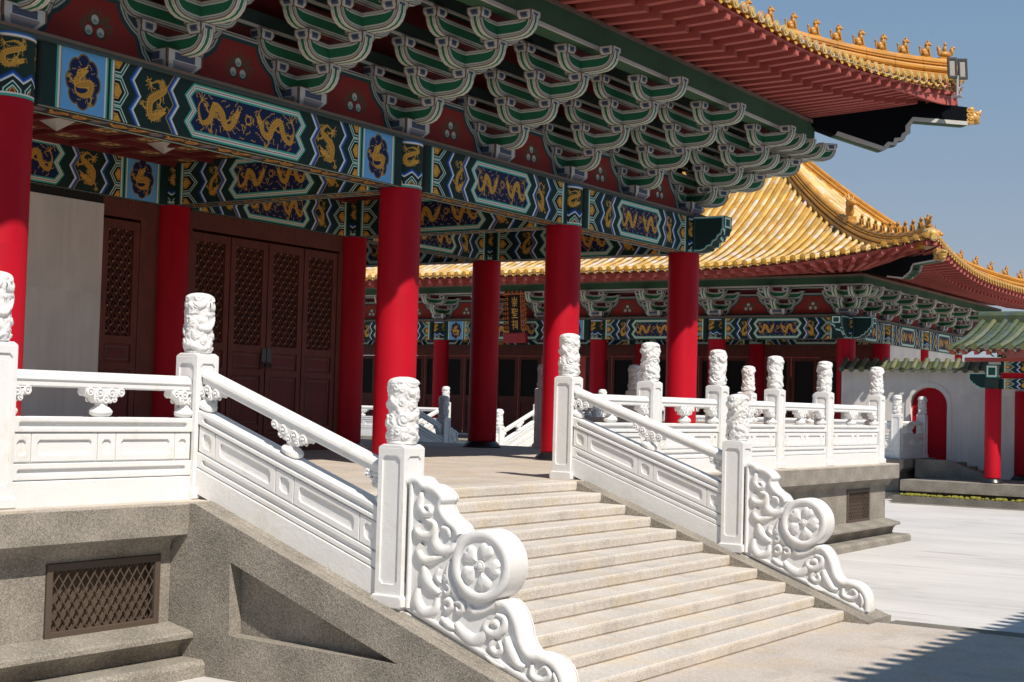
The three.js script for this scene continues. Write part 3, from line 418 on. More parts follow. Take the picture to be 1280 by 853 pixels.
function ventGrille(root, x0, x1, y0, y1, z, n) {
  const g = group('vent_grille', root, 0, 0, 0);
  mesh('recess_back', [box(x0, x1, y0, y1, z - 0.13, z - 0.10)], M.grilleBack, g);
  mesh('frame', [extZ(rect(x0, x1, y0, y1), z - 0.01, z + 0.022, 0.004, [rect(x0 + 0.055, x1 - 0.055, y0 + 0.055, y1 - 0.055)])], M.grille, g);
  const X0 = x0 + 0.05, X1 = x1 - 0.05, Y0 = y0 + 0.05, Y1 = y1 - 0.05, k = 1.45, st = (X1 - X0) / n;
  for (const s of [1, -1]) for (let c = -14; c < n + 14; c++) { // line y = Y0 + s*k*(x - xc)
    const xc = X0 + (c + 0.5) * st; let a = [], f = (x) => (s > 0 ? Y0 : Y1) + s * k * (x - xc); const xa = xc, xb = xc + (Y1 - Y0) / k; const p = Math.max(X0, xa), q = Math.min(X1, xb); if (q - p < 0.03) continue;
    mesh('grille_bar', [between(V(p, f(p), z - 0.004 + s * 0.004), V(q, f(q), z - 0.004 + s * 0.004), 0.009, 0.008)], M.grille, g); }
}
{
  const T = group('stone_terrace'); tag(T, 'grey pebble render terrace carrying the hall with the plain red columns and wide stairs', 'terrace');
  let d = terraceRun(T, -24, STL - 0.005); d(-24, -7.66); d(-6.52, STL - 0.005); mesh('dado_lintel', [box(-7.66, -6.52, -0.43, -0.401, -0.7, 0.108)], M.grit, T); mesh('dado_back', [box(-7.66, -6.52, -1.0, -0.43, -0.7, -0.03)], M.grilleBack, T); ventGrille(T, -7.655, -6.525, -0.998, -0.432, 0.105, 12);
  terraceFoot(T, -24, STL - 0.005);
  d = terraceRun(T, STR + 0.005, TX1); d(STR + 0.005, 9.02); d(10.13, TX1 - 0.19); mesh('dado_lintel', [box(9.02, 10.13, -0.43, -0.401, -0.7, 0.108)], M.grit, T); mesh('dado_back', [box(9.02, 10.13, -1.0, -0.43, -0.7, -0.03)], M.grilleBack, T); ventGrille(T, 9.025, 10.125, -0.998, -0.432, 0.105, 12);
  terraceFoot(T, STR + 0.005, TX1 - 0.19);
  mesh('terrace_floor', [box(-24, TX1 - 0.35, -0.2, 0.0, -30, -0.32), box(STL + 0.66, -0.36, -0.2, 0, -0.32, 0.05), box(-24, STL + 0.655, -0.19, -0.001, -0.32, 0.296), box(-0.355, TX1 - 0.002, -0.19, -0.001, -0.32, 0.296)], M.floor, T);
  mesh('side_wall', [box(TX1 - 0.35, TX1 - 0.02, GY, -0.0, -30, -0.32), box(-24, TX1 - 0.4, GY, -0.21, -30, -29.5)], M.grit, T);
}
const NS = 11, RISE = (1.28) / 11, TREAD = 0.323, NZ = 0.365;
{
  const S = group('stone_staircase'); tag(S, 'broad flight of beige stone steps climbing to the red columned hall', 'staircase');
  const xa = STL + 0.66, xb = -0.36;
  for (let i = 0; i < NS; i++) {
    const z = NZ + i * TREAD, y = i ? -i * RISE : -0.001, b = 0.012;
    const prof = [[z - TREAD - 0.05, y - RISE - 0.03], [z - 0.022, y - RISE - 0.03], [z - 0.020, y - RISE + 0.004], [z - 0.006, y - RISE + 0.02], [z, y - 0.03], [z - 0.003, y - 0.012], [z - 0.014, y - 0.002], [z - TREAD - 0.05, y]];
    const m = mesh('step', [extX(prof, xa, xb)], M.step, S); m.position.x = rr(-0.004, 0.004); const u = m.geometry.attributes.uv; const o = rnd() * 2; for (let k = 0; k < u.count; k++) u.setXY(k, u.getX(k) + o, u.getY(k) + o * 0.37);
  }
  mesh('stair_core', [extX([[-0.3, GY], [3.3, GY], [3.3, -1.27], [0.05, -0.16], [-0.3, -0.16]], xa, xb)], M.grit, S);
  for (const [a, b] of [[STL, STL + 0.655], [-0.355, STR]]) {
    const line = (z) => Math.min(-0.013, -SL * (z - 0.36)), prof = [[0.05, GY], [3.86, GY], [3.86, line(3.86) + 0.01], [3.84, line(3.84)], [0.36, -0.013], [0.05, -0.013]];
    const tri = [[0.77, -0.455], [0.79, -1.03], [2.47, -1.055]];
    const c = mesh('stair_cheek', [extX(prof, a + 0.13, b)], M.grit, S);
    mesh('sunk_triangle_face', [extX(prof, a, a + 0.13, 0.004, [tri])], M.grit, c);
  }
}
const PS = 2.05, PZ = 0;
const PXL = -6.075;
{ // left of the stairs
  const B = group('white_balustrade'); tag(B, 'white carved balustrade along the terrace edge beside the white wall', 'balustrade', 'balustrades of the main terrace');
  let k = 0; for (const x of [-8.125, -10.175, -12.225]) { addPost(B, x, 0, PZ, k++); addBay(B, PS - 0.25, x + 0.125, 0, PZ, 0); }
}
{ // right of the stairs and round the corner
  const B = group('white_balustrade'); tag(B, 'white carved balustrade with five posts running from the stairs to the terrace corner', 'balustrade', 'balustrades of the main terrace');
  const xs = [0, 2.05, 4.1, 6.15, 8.2, 10.72]; xs.forEach((x, i) => { if (i) addPost(B, x, 0, PZ, i + 1, i > 2); if (i) addBay(B, x - xs[i - 1] - 0.25, xs[i - 1] + 0.125, 0, PZ, 0); });
  for (const [z0, z1] of [[0, -2.5], [-2.5, -4.95], [-4.95, -7.08]]) { addBay(B, z0 - z1 - 0.25, 10.72, 0, z1 + 0.125, -Math.PI / 2); addPost(B, 10.72, 0, z1, 3, true); }
}
for (const [x, lab, i] of [[PXL, 'white stair balustrade with drum stone beside the vent grille and sunk triangle', 0], [0, 'white stair balustrade with drum stone on the side of the open plaza', 1]]) {
  const B = group('stair_balustrade', null, 0, 0, 0); tag(B, lab, 'balustrade', 'balustrades of the main stairs');
  addPost(B, x, 0, PZ, i); const zN = 2.20, yN = -0.355 * (zN - 0.40) - 0.045;
  const n = addPost(B, x, yN, zN, i + 1); mesh('post_foot', [box(-0.125, 0.125, -0.10, 0.05, -0.125, 0.125)], M.white, n);
  addBay(B, zN - 0.25, x, 0.115 - 0.045, 0.125, -Math.PI / 2, 0.355); addScroll(B, x, 0, 0);
  mesh('panel_footing', [extX([[0.1, 0.0], [0.36, 0.0], [2.1, -0.36 * 1.74], [3.735, -0.36 * 3.375 + 0.005], [3.735, -0.36 * 3.375 - 0.03], [2.1, -0.7], [0.1, -0.05]], x - 0.088, x + 0.088)], M.white, B);
}

{ // side stairs of the main terrace, falling towards the second hall
  const X = 10.72, mk = (n) => group(n, null, X, 0, 0, Math.PI / 2), S = mk('stone_staircase'); tag(S, 'side stairs of the main terrace leading towards the second hall', 'staircase');
  for (let i = 0; i < 11; i++) mesh('step', [box(7.38, 10.9, GY, -i * 0.1255 - 0.001, 0.42 + (i - 1) * 0.323 + 0.001, 0.42 + i * 0.323)], M.step, S);
  for (const [x, lab] of [[7.08, 'sunlit white balustrade of the side stairs behind the terrace corner'], [11.2, 'shaded white balustrade of the side stairs seen past the red column']]) {
    const R = mk('stair_balustrade'); tag(R, lab, 'balustrade', 'balustrades of the side stairs'); if (x > 8) addPost(R, x, 0, 0, 1, true);
    addPost(R, x, -0.684, 2.2, 2, true); addBay(R, 1.95, x, 0.07, 0.125, -Math.PI / 2, 0.355); addScroll(R, x, 0, 0);
    mesh('stair_cheek', [extX([[0.4, GY], [3.86, GY], [3.86, -1.26], [0.42, -0.013], [0.4, -0.013]], x - 0.3, x + 0.3)], M.grit, S);
  }
}
// ---------------------------------------------------------------- bracket sets (boat-shaped arms and bearing blocks)
function armGeo(pts, th, paint) {
  const g = ext(pts, th).translate(0, 0, -th / 2).toNonIndexed(), p = g.attributes.position, n = g.attributes.normal, u = g.attributes.uv;
  for (let i = 0; i < p.count; i++) { const q = Math.abs(n.getZ(i)) > 0.7 ? paint.uv(p.getX(i), p.getY(i)) : paint.edge(clamp(p.getZ(i) / th + 0.5, 0.001, 0.999)); u.setXY(i, q[0], q[1]); }
  return ready(g, 'own');
}
const endCurve = (h) => [[h - 0.30, 0], [h - 0.18, 0.012], [h - 0.10, 0.045], [h - 0.04, 0.105], [h - 0.008, 0.18], [h, 0.27], [h - 0.10, 0.27], [h - 0.14, 0.245], [h - 0.21, 0.232], [h - 0.30, 0.23]];
const armX = (h) => { const e = endCurve(h); return [...e.map((q) => q), ...e.slice().reverse().map(([x, y]) => [-x, y])]; };
const armZ = (L, back) => [[-back, 0], ...endCurve(L), [-back, 0.23]];
const PA = { s: armX(0.50), l: armX(0.78), z: armZ(0.62, 0.20), d: armZ(0.82, 0.25) };
const AM = {}, AG = {};
for (const k of Object.keys(PA)) { const t = armPaint(PA[k]); AM[k] = print(t.t); AG[k] = armGeo(PA[k], 0.16, t); }
AG.z.rotateY(-Math.PI / 2); AG.d.rotateY(-Math.PI / 2);
function blockGeo(w, h, t) {   // straight upper part, tapering foot with its own face prints
  const g = new THREE.BoxGeometry(w, h, w, 1, 2, 1), p = g.attributes.position; for (let i = 0; i < p.count; i++) if (p.getY(i) < -h * 0.4) p.setXYZ(i, p.getX(i) * t, p.getY(i), p.getZ(i) * t); else if (Math.abs(p.getY(i)) < 0.01) p.setY(i, h * 0.0); g.translate(0, h / 2, 0); g.computeVertexNormals(); const q = g.toNonIndexed(); q.computeVertexNormals(); return ready(q, 'own');
}
const BG = { small: blockGeo(0.235, 0.130, 0.76), base: blockGeo(0.54, 0.24, 0.66) };
const infillGeo = ready([box(-0.34, 0.34, 0, 0.10, -0.04, 0.04)]);
function bracketSet(parent, x, y, z, ry, tiers, corner = false, lite = false) {
  const S = group('bracket_set', parent, x, y, z, ry), R3 = 0.333, ST = 0.5;
  const put = (n, g, m, px, py, pz, r = 0) => { const o = mesh(n, g, m, S); o.position.set(px, py, pz); if (r) o.rotation.y = r; return o; };
  put('base_block', BG.base, PM.bearing, 0, -0.01, 0);
  for (let k = 0; k < tiers; k++) {
    const yk = 0.18 + R3 * k, zk = ST * k;
    put('projecting_arm', AG.z, AM.z, 0, yk, zk); put('bearing_block', BG.small, PM.block, 0, yk + 0.203, zk + ST);
    put('cross_arm', AG.s, AM.s, 0, yk - 0.002, zk); for (const s of [-1, 1]) put('bearing_block', BG.small, PM.block, s * 0.40, yk + 0.203, zk);
    put('infill_board', infillGeo, M.redBoard, 0, yk + 0.231, zk);
    if (k > 0) { put('long_cross_arm', AG.l, AM.l, 0, yk - 0.002, zk - ST); if (!lite) for (const s of [-1, 1]) put('bearing_block', BG.small, PM.block, s * 0.68, yk + 0.203, zk - ST); }
    if (corner) {
      put('projecting_arm', AG.z, AM.z, zk, yk + 0.001, 0, Math.PI / 2); put('bearing_block', BG.small, PM.block, zk + ST, yk + 0.203, 0);
      put('cross_arm', AG.s, AM.s, zk, yk - 0.003, 0, Math.PI / 2); for (const s of [-1, 1]) put('bearing_block', BG.small, PM.block, zk, yk + 0.203, s * 0.40);
      put('diagonal_arm', AG.d, AM.d, zk, yk + 0.002, zk, Math.PI / 4); put('bearing_block', BG.small, PM.block, zk + ST, yk + 0.204, zk + ST, Math.PI / 4);
      if (k > 0) { for (let j = 0; j < k; j++) { put('projecting_arm', AG.z, AM.z, ST * (j + 1), yk - 0.001, zk, 0); put('projecting_arm', AG.z, AM.z, zk, yk - 0.004, ST * (j + 1), Math.PI / 2); } }
    }
  }
  return S;
}
// nose of a beam end: stepped cloud curve
const noseGeo = (() => { const P = [[0, 0.64], [0.62, 0.64], [0.62, 0.40], [0.60, 0.38], [0.58, 0.30], [0.52, 0.27], [0.49, 0.20], [0.42, 0.17], [0.39, 0.10], [0.30, 0.08], [0.26, 0.03], [0.16, 0.0], [0, 0.0]];
  const t = canvasTex(256, 264, (c) => { c.fillStyle = '#123130'; c.fillRect(0, 0, 256, 264); const Q = P.map(([x, y]) => [x * 400, 260 - y * 400]); poly(c, Q); c.save(); c.clip(); layers(c, Q, [['#2a5fa8', 34], [TEAL, 30], [WHT, 16], [DKG, 5]], true); c.fillStyle = '#10302a'; c.fillRect(0, 16, 14, 240); c.restore(); });
  const g = ext(P, 0.34).translate(0, 0, -0.17).toNonIndexed(), p = g.attributes.position, n = g.attributes.normal, u = g.attributes.uv;
  for (let i = 0; i < p.count; i++) { if (Math.abs(n.getZ(i)) > 0.7) u.setXY(i, p.getX(i) * 400 / 256, (p.getY(i) * 400 + 4) / 264); else u.setXY(i, 0.55 + 0.4 * (p.getZ(i) / 0.34), n.getX(i) > 0.7 ? 0.42 + (p.getY(i) - 0.5) * 0.9 : 0.10 + 0.02 * Math.abs(p.getZ(i))); }
  return { g: ready(g, 'own'), m: print(t) }; })();
const noseEnd = canvasTex(64, 64, (c) => { c.fillStyle = '#123130'; c.fillRect(0, 0, 64, 64); c.fillStyle = TEAL; c.fillRect(3, 3, 58, 58); c.fillStyle = WHT; c.fillRect(7, 7, 50, 50); c.fillStyle = '#17564a'; c.fillRect(14, 14, 36, 36); }); PM.noseEnd = print(noseEnd);
// column
const colGeo = (r, h) => lathe([[0, 0.10], [r * 1.02, 0.10], [r, 0.16], [r, h - 0.002], [0, h - 0.002]], 48);
const plinthGeo = (r) => ready(lathe([[0, 0], [r * 1.36, 0], [r * 1.34, 0.03], [r * 1.12, 0.10], [r * 1.04, 0.125], [0, 0.126]], 40));
function column(parent, x, z, r, h, collar = true, y = 0) {
  const k = 'c' + r + '/' + h; AG[k] ||= ready(colGeo(r, h)); AG['p' + r] ||= plinthGeo(r);
  const c = mesh('column', AG[k], M.red, parent); c.position.set(x, y, z); mesh('column_plinth', AG['p' + r], M.black, c);
  if (collar) { AG['k' + r] ||= ready(new THREE.CylinderGeometry(r + 0.003, r + 0.003, 0.66, 48, 1, true), 'own'); const o = mesh('painted_collar', AG['k' + r], PM.collar, c); o.position.y = h + 0.33; o.rotation.y = 0.4; }
  return c;
}
// beam with painted faces, along local x from a to b at z, bottom at y
function paintedBeam(parent, a, b, y, z, ry, x0 = 0, z0 = 0, wide = false, H = 0.64, T = 0.44) {
  const B = mesh('painted_beam', [box(a, b, y, y + H, z - T / 2, z + T / 2)], M.plate, parent); B.position.set(x0, 0, z0); B.rotation.y = ry;
  const face = (s) => new THREE.PlaneGeometry(b - a, H).rotateY(s > 0 ? 0 : Math.PI).translate((a + b) / 2, y + H / 2, z + s * (T / 2 + 0.003));
  mesh('painted_face', [face(1)], wide ? PM.wide : PM.narrow, B, 'own'); mesh('painted_face', [face(-1)], wide ? PM.wide : PM.narrow, B, 'own');
  mesh('painted_soffit', [new THREE.PlaneGeometry(b - a, T - 0.02).rotateX(Math.PI / 2).translate((a + b) / 2, y - 0.003, z)], PM.soffit, B, 'own'); return B;
}
// sitting ridge beast and the rider at the tip, glazed
const beastGeo = ready([ball(0, 0.10, -0.02, 0.055, 0.075, 0.075), ball(0, 0.17, 0.035, 0.048, 0.075, 0.05), ball(0, 0.262, 0.055, 0.045, 0.05, 0.05), ball(0, 0.25, 0.10, 0.028, 0.026, 0.035), ball(-0.03, 0.31, 0.04, 0.014, 0.028, 0.014, 6), ball(0.03, 0.31, 0.04, 0.014, 0.028, 0.014, 6), tube(V(-0.03, 0.17, 0.06), V(-0.032, 0, 0.09), 0.022, 0.018, 7), tube(V(0.03, 0.17, 0.06), V(0.032, 0, 0.09), 0.022, 0.018, 7), ball(-0.05, 0.05, -0.01, 0.03, 0.055, 0.06, 8), ball(0.05, 0.05, -0.01, 0.03, 0.055, 0.06, 8), tube(V(0, 0.06, -0.09), V(0, 0.17, -0.12), 0.022, 0.014, 7), ball(0, 0.185, -0.115, 0.028, 0.035, 0.022, 7), ball(0, 0.235, 0.02, 0.05, 0.055, 0.035, 8), box(-0.06, 0.06, -0.03, 0.012, -0.11, 0.12)]);
const riderGeo = ready([ball(0, 0.09, 0, 0.07, 0.07, 0.13), ball(0, 0.16, 0.13, 0.04, 0.08, 0.04), ball(0, 0.23, 0.16, 0.035, 0.035, 0.04), tube(V(0, 0.235, 0.18), V(0, 0.225, 0.23), 0.014, 0.004, 6), ball(0, 0.19, -0.02, 0.045, 0.075, 0.04), ball(0, 0.285, -0.01, 0.032, 0.038, 0.032), tube(V(0, 0.31, -0.01), V(0, 0.35, -0.01), 0.015, 0.004, 6), ball(0, 0.14, -0.13, 0.03, 0.09, 0.04), ball(0, 0.20, -0.16, 0.03, 0.06, 0.025), box(-0.06, 0.06, -0.03, 0.03, -0.14, 0.15)]);
const headGeo = ready((() => { const g = [box(-0.13, 0.13, 0.0, 0.30, -0.05, 0.14), ball(0, 0.14, 0.20, 0.12, 0.13, 0.13), ball(0, 0.22, 0.26, 0.09, 0.06, 0.10), ball(0, 0.06, 0.24, 0.08, 0.05, 0.10), tube(V(0, 0.22, 0.30), V(0, 0.30, 0.36), 0.035, 0.02, 7)]; for (const s of [-1, 1]) { g.push(ball(s * 0.09, 0.21, 0.22, 0.035, 0.04, 0.04, 8), ball(s * 0.11, 0.28, 0.10, 0.03, 0.05, 0.06, 8), ball(s * 0.12, 0.10, 0.10, 0.03, 0.05, 0.06, 8)); for (let k = 0; k < 5; k++) g.push(new THREE.TorusGeometry(0.035, 0.013, 5, 10).rotateY(Math.PI / 2).translate(s * 0.13, 0.05 + 0.05 * k, 0.02 + 0.05 * (k % 2))); } return g; })());
const bigBeastGeo = ready([ball(0, 0.25, 0, 0.13, 0.25, 0.16), ball(0, 0.48, 0.10, 0.12, 0.13, 0.15), ball(0, 0.44, 0.25, 0.08, 0.07, 0.10), tube(V(0, 0.5, -0.05), V(0, 0.78, -0.12), 0.06, 0.02, 7), tube(V(0.06, 0.55, 0.02), V(0.16, 0.74, -0.05), 0.03, 0.012, 6), tube(V(-0.06, 0.55, 0.02), V(-0.16, 0.74, -0.05), 0.03, 0.012, 6), tube(V(0, 0.3, -0.12), V(0, 0.55, -0.28), 0.06, 0.015, 7), tube(V(0, 0.42, -0.1), V(0, 0.66, -0.26), 0.05, 0.012, 7), box(-0.13, 0.13, -0.1, 0.06, -0.18, 0.2)]);

// ---------------------------------------------------------------- hip-roofed hall; local origin at the corner column, +z is its front, +x its other visible side
function hall(root, o) {
  const { colH, tiers, eaveY, out, cs, up, D, g, aL, bL } = o, YB = colH + 0.70, yT = YB + 0.18 + 0.333 * tiers, oB = 0.5 * (tiers - 1) + 0.13, bh = o.beamH;
  const tt = (a) => clamp((a + 4.4) / (cs + 4.4), 0, 1), E = (a) => ({ o: out + (cs - out) * tt(a) ** 2, y: eaveY + up * tt(a) ** 2.2 });
  const Y = (a, w) => { const e = E(a), d = Math.max(out - w, -0.7), f = Math.max(0, 1 - Math.max(0, e.o - w) / (o.fade || 5)); return eaveY + g(d) + up * tt(a) ** 2.2 * f * f; };
  const SIDES = [{ P: (a, y, w) => V(a, y, w), L: aL }, { P: (a, y, w) => V(w, y, a), L: bL, side: true }];
  const yBt = yT + bh, tipDrop = 0.23, rW = Math.max(oB, out - 1.7);
  // red backing, plate, eave beam, ties for both sides
  for (const [i, S] of SIDES.entries()) {
    const bx = (a0, a1, y0, y1, w0, w1) => { const p = S.P(a0, y0, w0), q = S.P(a1, y1, w1); return box(Math.min(p.x, q.x), Math.max(p.x, q.x), y0, y1, Math.min(p.z, q.z), Math.max(p.z, q.z)); }, e = i * 0.003;
    mesh('plate_beam', [bx(S.L, 0.36 + e, colH + 0.641, YB - 0.002 + e, -0.26, 0.30 + e)], M.plate, root);
    mesh('plate_line', [bx(S.L, 0.37 + e, YB - 0.03, YB - 0.001 + e, 0.297, 0.315)], M.brownLine, root);
    mesh('backing_board', [bx(S.L, -0.04, YB, yT + bh + 0.4, -0.12 - e, -0.06)], M.redBoard, root);
    const eb = mesh('eave_beam', [bx(S.L, oB + 0.16 + e, yT, yT + bh, oB - 0.16, oB + 0.16 + e)], o.eaveMat, root);
    mesh('pale_lower_line', [bx(S.L, oB + 0.17 + e, yT - 0.006, yT + 0.045, oB + 0.13, oB + 0.166 + e)], M.paleLine, eb);
    mesh('pale_upper_line', [bx(S.L, oB + 0.19 + e, yT + bh - 0.004, yT + bh + 0.06, oB - 0.165, oB + 0.185 + e)], M.brownLine, eb);
    for (let j = 0; j < tiers - 1; j++) { const t = mesh('tie_beam', [bx(S.L, 0.5 * j + 0.1, YB + 0.18 + 0.333 * (j + 2) - 0.002, YB + 0.18 + 0.333 * (j + 2) + 0.19, 0.5 * j - 0.07, 0.5 * j + 0.07 + e)], M.tieGreen, root);
      mesh('pale_lower_line', [bx(S.L, 0.5 * j + 0.104, YB + 0.18 + 0.333 * (j + 2) - 0.005, YB + 0.18 + 0.333 * (j + 2) + 0.03, 0.5 * j + 0.05, 0.5 * j + 0.074 + e)], M.paleLine, t); }
    // rafters, boards
    const line = (a) => { const e2 = E(a), f = Math.max(0, (a + 2.6) / (cs + 2.6)), ar = a - (cs - rW - 0.05) * f * f; return { r: S.P(ar, lerp(yBt + 0.075, e2.y - tipDrop, (rW - oB) / (e2.o - oB)), rW), t: S.P(a, e2.y - tipDrop, e2.o + 0.0), L: e2.o - oB }; };
    const a0 = i ? o.rafterSide : o.rafterFront, a1 = cs - 0.16, n = Math.round((a1 - a0) / 0.42);
    for (let k = 0; k <= n; k++) {
      const a = lerp(a0, a1, k / n), l = line(a), L = l.r.distanceTo(l.t);
      const fr = V().lerpVectors(l.r, l.t, 1 - 1.0 / L); mesh('flying_rafter', [between(fr, l.t, 0.115, 0.115)], M.rafter, root);
      const lt = V().lerpVectors(l.r, l.t, 1 - 0.66 / L).add(V(0, -0.085, 0)), lr = V().lerpVectors(l.r, l.t, -0.25).add(V(0, 0.0, 0)); mesh('rafter', [between(lr, lt, 0.12, 0.115)], M.rafter, root);
    }
    const fa0 = S.L, bo = (a) => line(a), na = 60;
    const av = (u) => fa0 + (cs - 0.02 - fa0) * (1 - (1 - u) ** 2);
    mesh('roof_boarding', [grid(na, 3, (u, v) => { const l = bo(av(u)), p = V().lerpVectors(l.r, l.t, lerp(-1.0, 1.02, v)); return [p.x, p.y + 0.118, p.z]; })], M.rafter, root);
    { const mk = (da, y0, y1, th) => { const P = []; for (let k = 0; k <= na; k++) { const a = av(k / na), e2 = E(a); P.push(S.P(a, e2.y + y0, e2.o + da)); } return sweep(P, [[-th / 2, 0], [th / 2, 0], [th / 2, y1 - y0], [-th / 2, y1 - y0]]); };
      mesh('eave_board', [mk(-0.06, -0.118, -0.035, 0.05)], M.rafter, root); mesh('lower_eave_board', [mk(-0.80, -tipDrop - 0.01, -tipDrop + 0.10, 0.03)], M.rafter, root); }
  }
  if (o.cornerBoards) for (const S of SIDES) { const P = []; for (let k = 0; k <= 20; k++) { const a = lerp(1.2, cs - 0.05, k / 20), e2 = E(a); P.push(S.P(a, e2.y - tipDrop - 0.02 - 0.20 * sstep(1.2, cs, a), e2.o - 0.10)); } mesh('corner_eave_board', [sweep(P, [[-0.03, 0], [0.03, 0], [0.03, 0.17], [-0.03, 0.17]])], M.rafter, root); }
  // roof sheets, tile rows
  const R = group('tiled_roof', root);
  const wEnd = (a) => Math.max(a, out - D), fold = (a, i) => (i && o.far && a < out - D ? 2 * (out - D) - a : a);
  for (const [i, S] of SIDES.entries()) {
    const L = S.L, na = 90, av = (u) => L + (cs - L) * (1 - (1 - u) ** 1.6);
    mesh('roof_pan', [grid(na, 26, (u, v) => { const a = av(u), m = fold(a, i), w = lerp(E(m).o - 0.02, Math.min(wEnd(m), E(m).o - 0.02), v), p = S.P(a, Y(m, w) - 0.02, w); return [p.x, p.y, p.z]; })], o.mats[3], R);
    const from = i ? o.rowSide : o.rowFront, n = Math.floor((cs - 0.22 - from) / 0.30);
    for (let k = 0; k <= n; k++) {
      const a = cs - 0.20 - k * 0.30, ma = fold(a, i), e2 = E(ma), w0 = e2.o + 0.05, w1 = Math.max(wEnd(ma) + 0.06, w0 - o.rowLen); if (w0 - w1 < 0.12) continue;
      const P = [], m = Math.max(1, Math.round((w0 - w1) / 0.34)); for (let q = 0; q < m; q++) for (const f of [0.0, 0.90, 0.93]) { const w = lerp(w0, w1, (q + f) / m); P.push(S.P(a, Y(ma, w) - 0.005, w)); } P.push(S.P(a, Y(ma, w1) - 0.005, w1));
      const sc = (t, ix) => (ix % 3 === 0 ? 1.07 : ix % 3 === 1 ? 0.99 : 0.86), half = ring(0.078, o.rowSeg, 0, Math.PI);
      const rg = sweep(P, half, true, false, sc), cl = new Float32Array(rg.attributes.position.count * 3), hs = half.length; let cc = [0, 0, 0]; for (let v = 0; v < P.length; v++) { if (v % 3 === 0) { const q = rnd(), b = rr(0.86, 1.1), base = q < 0.45 ? [0.72, 0.47, 0.16] : q < 0.75 ? [0.76, 0.58, 0.32] : [0.78, 0.65, 0.52]; cc = base.map((x) => x * b); } for (let j = 0; j < hs; j++) cl.set(cc, (v * hs + j) * 3); } rg.setAttribute('color', new THREE.BufferAttribute(cl, 3));
      const row = mesh('tile_row', [rg], M.tileV, R);
      const c = S.P(a, e2.y, w0 + 0.012), b = S.P(a, e2.y, w0 - 0.02), dn = V(0, 0.035, 0); mesh('end_disc', [tube(b.clone().add(dn), c.clone().add(dn), 0.086, 0.086, 14), tube(c.clone().add(dn), c.clone().add(dn).add(S.P(0, 0, 0.012).sub(S.P(0, 0, 0))), 0.05, 0.045, 10)], o.mats[1], row);
      if (k) { const am = a + 0.15, em = E(fold(am, i)), p = S.P(am, em.y - 0.01, em.o + 0.035), ax = S.P(1, 0, 0).sub(S.P(0, 0, 0)), ot = S.P(0, 0, 1).sub(S.P(0, 0, 0)); mesh('drip_tile', [grid(6, 3, (u, v) => { const x = (u - 0.5) * 0.25, dy = -0.055 * (1 - (2 * u - 1) ** 2), q = p.clone().addScaledVector(ax, x).addScaledVector(ot, -0.05 * v * v * 3 + 0.0); q.y += dy + 0.02 - (v < 0.3 ? 0.05 * (1 - (2 * u - 1) ** 2) * (1 - v / 0.3) : 0); return [q.x, q.y, q.z]; })], M.gild, row); }
    }
  }
  // hip ridge in segments, beasts along it
  const sec = (() => { const h = [[0.19, -0.2], [0.19, 0.02], [0.18, 0.035], [0.105, 0.04], [0.105, 0.055], [0.15, 0.065], [0.172, 0.10], [0.172, 0.14], [0.15, 0.175], [0.095, 0.185], [0.095, 0.20], [0.135, 0.21], [0.135, 0.235], [0.085, 0.245], [0.105, 0.27], [0.10, 0.31], [0.065, 0.35], [0, 0.365]]; return [...h, ...h.slice(0, -1).reverse().map(([a, b]) => [-a, b])]; })();
  const hip = (s, far) => { const w = s, y = Y(s, w) + (o.lift || 0); return far ? V(s, y, 2 * (out - D) - w) : V(s, y, w); };
  const ridgeRun = (f, s0, s1, name) => { const m = Math.max(2, Math.round(Math.abs(s0 - s1) / 0.42)); for (let k = 0; k < m; k++) { const P = [0, 0.33, 0.66, 0.985].map((q) => f(lerp(s0, s1, (k + q) / m))); mesh(name, [sweep(P, sec, false, true)], M.ridge, R); } };
  ridgeRun((s) => hip(s), cs - 0.22, out - D + 0.05, 'hip_ridge_tile');
  const beastAt = (f, s, geo) => { const p = f(s), q = f(s + 0.1), b = mesh(geo === riderGeo ? 'ridge_rider' : 'ridge_beast', geo, M.ridge, R); b.position.copy(p).add(V(0, 0.36, 0)); b.rotation.y = Math.atan2(q.x - p.x, q.z - p.z); return b; };
  beastAt(hip, cs - 0.26, riderGeo); for (let k = 0; k < 9; k++) beastAt(hip, cs - 0.56 - k * 0.325, beastGeo); beastAt(hip, cs - 0.56 - 9 * 0.325 - 0.25, bigBeastGeo);
  { const e = hip(cs - 0.12); mesh('ridge_end_tile', [tube(e.clone().add(V(-0.15, 0.14, -0.15)), e.clone().add(V(0.05, 0.11, 0.05)), 0.15, 0.15, 14), ball(e.x + 0.05, e.y + 0.11, e.z + 0.05, 0.10, 0.10, 0.10), tube(e.clone().add(V(-0.1, 0.02, -0.1)), e.clone().add(V(0.12, -0.02, 0.12)), 0.09, 0.09, 12)], M.gildPale, R); }
  if (o.far) { const z0 = out - D;   // the far hip, mirrored front to back about the ridge line
    const fh = (s) => V(s, Y(s, s), 2 * z0 - s); ridgeRun((s) => fh(s), cs - 0.22, out - D + 0.05, 'hip_ridge_tile'); beastAt(fh, cs - 0.26, riderGeo); for (let k = 0; k < 8; k++) beastAt(fh, cs - 0.6 - k * 0.42, beastGeo); beastAt(fh, cs - 0.6 - 8 * 0.42 - 0.3, bigBeastGeo); }
  // corner beam with stepped nose along the diagonal
  const dy = eaveY - 6.69, q2 = Math.SQRT2, CB = [[0.9, 6.62], [2.05, 6.13], [2.74, 5.89], [2.80, 5.93], [2.84, 6.0], [2.93, 6.0], [2.95, 6.09], [3.04, 6.11], [3.07, 6.20], [3.13, 6.26], [3.13, 6.38], [3.17, 6.50], [3.97, 6.49]];
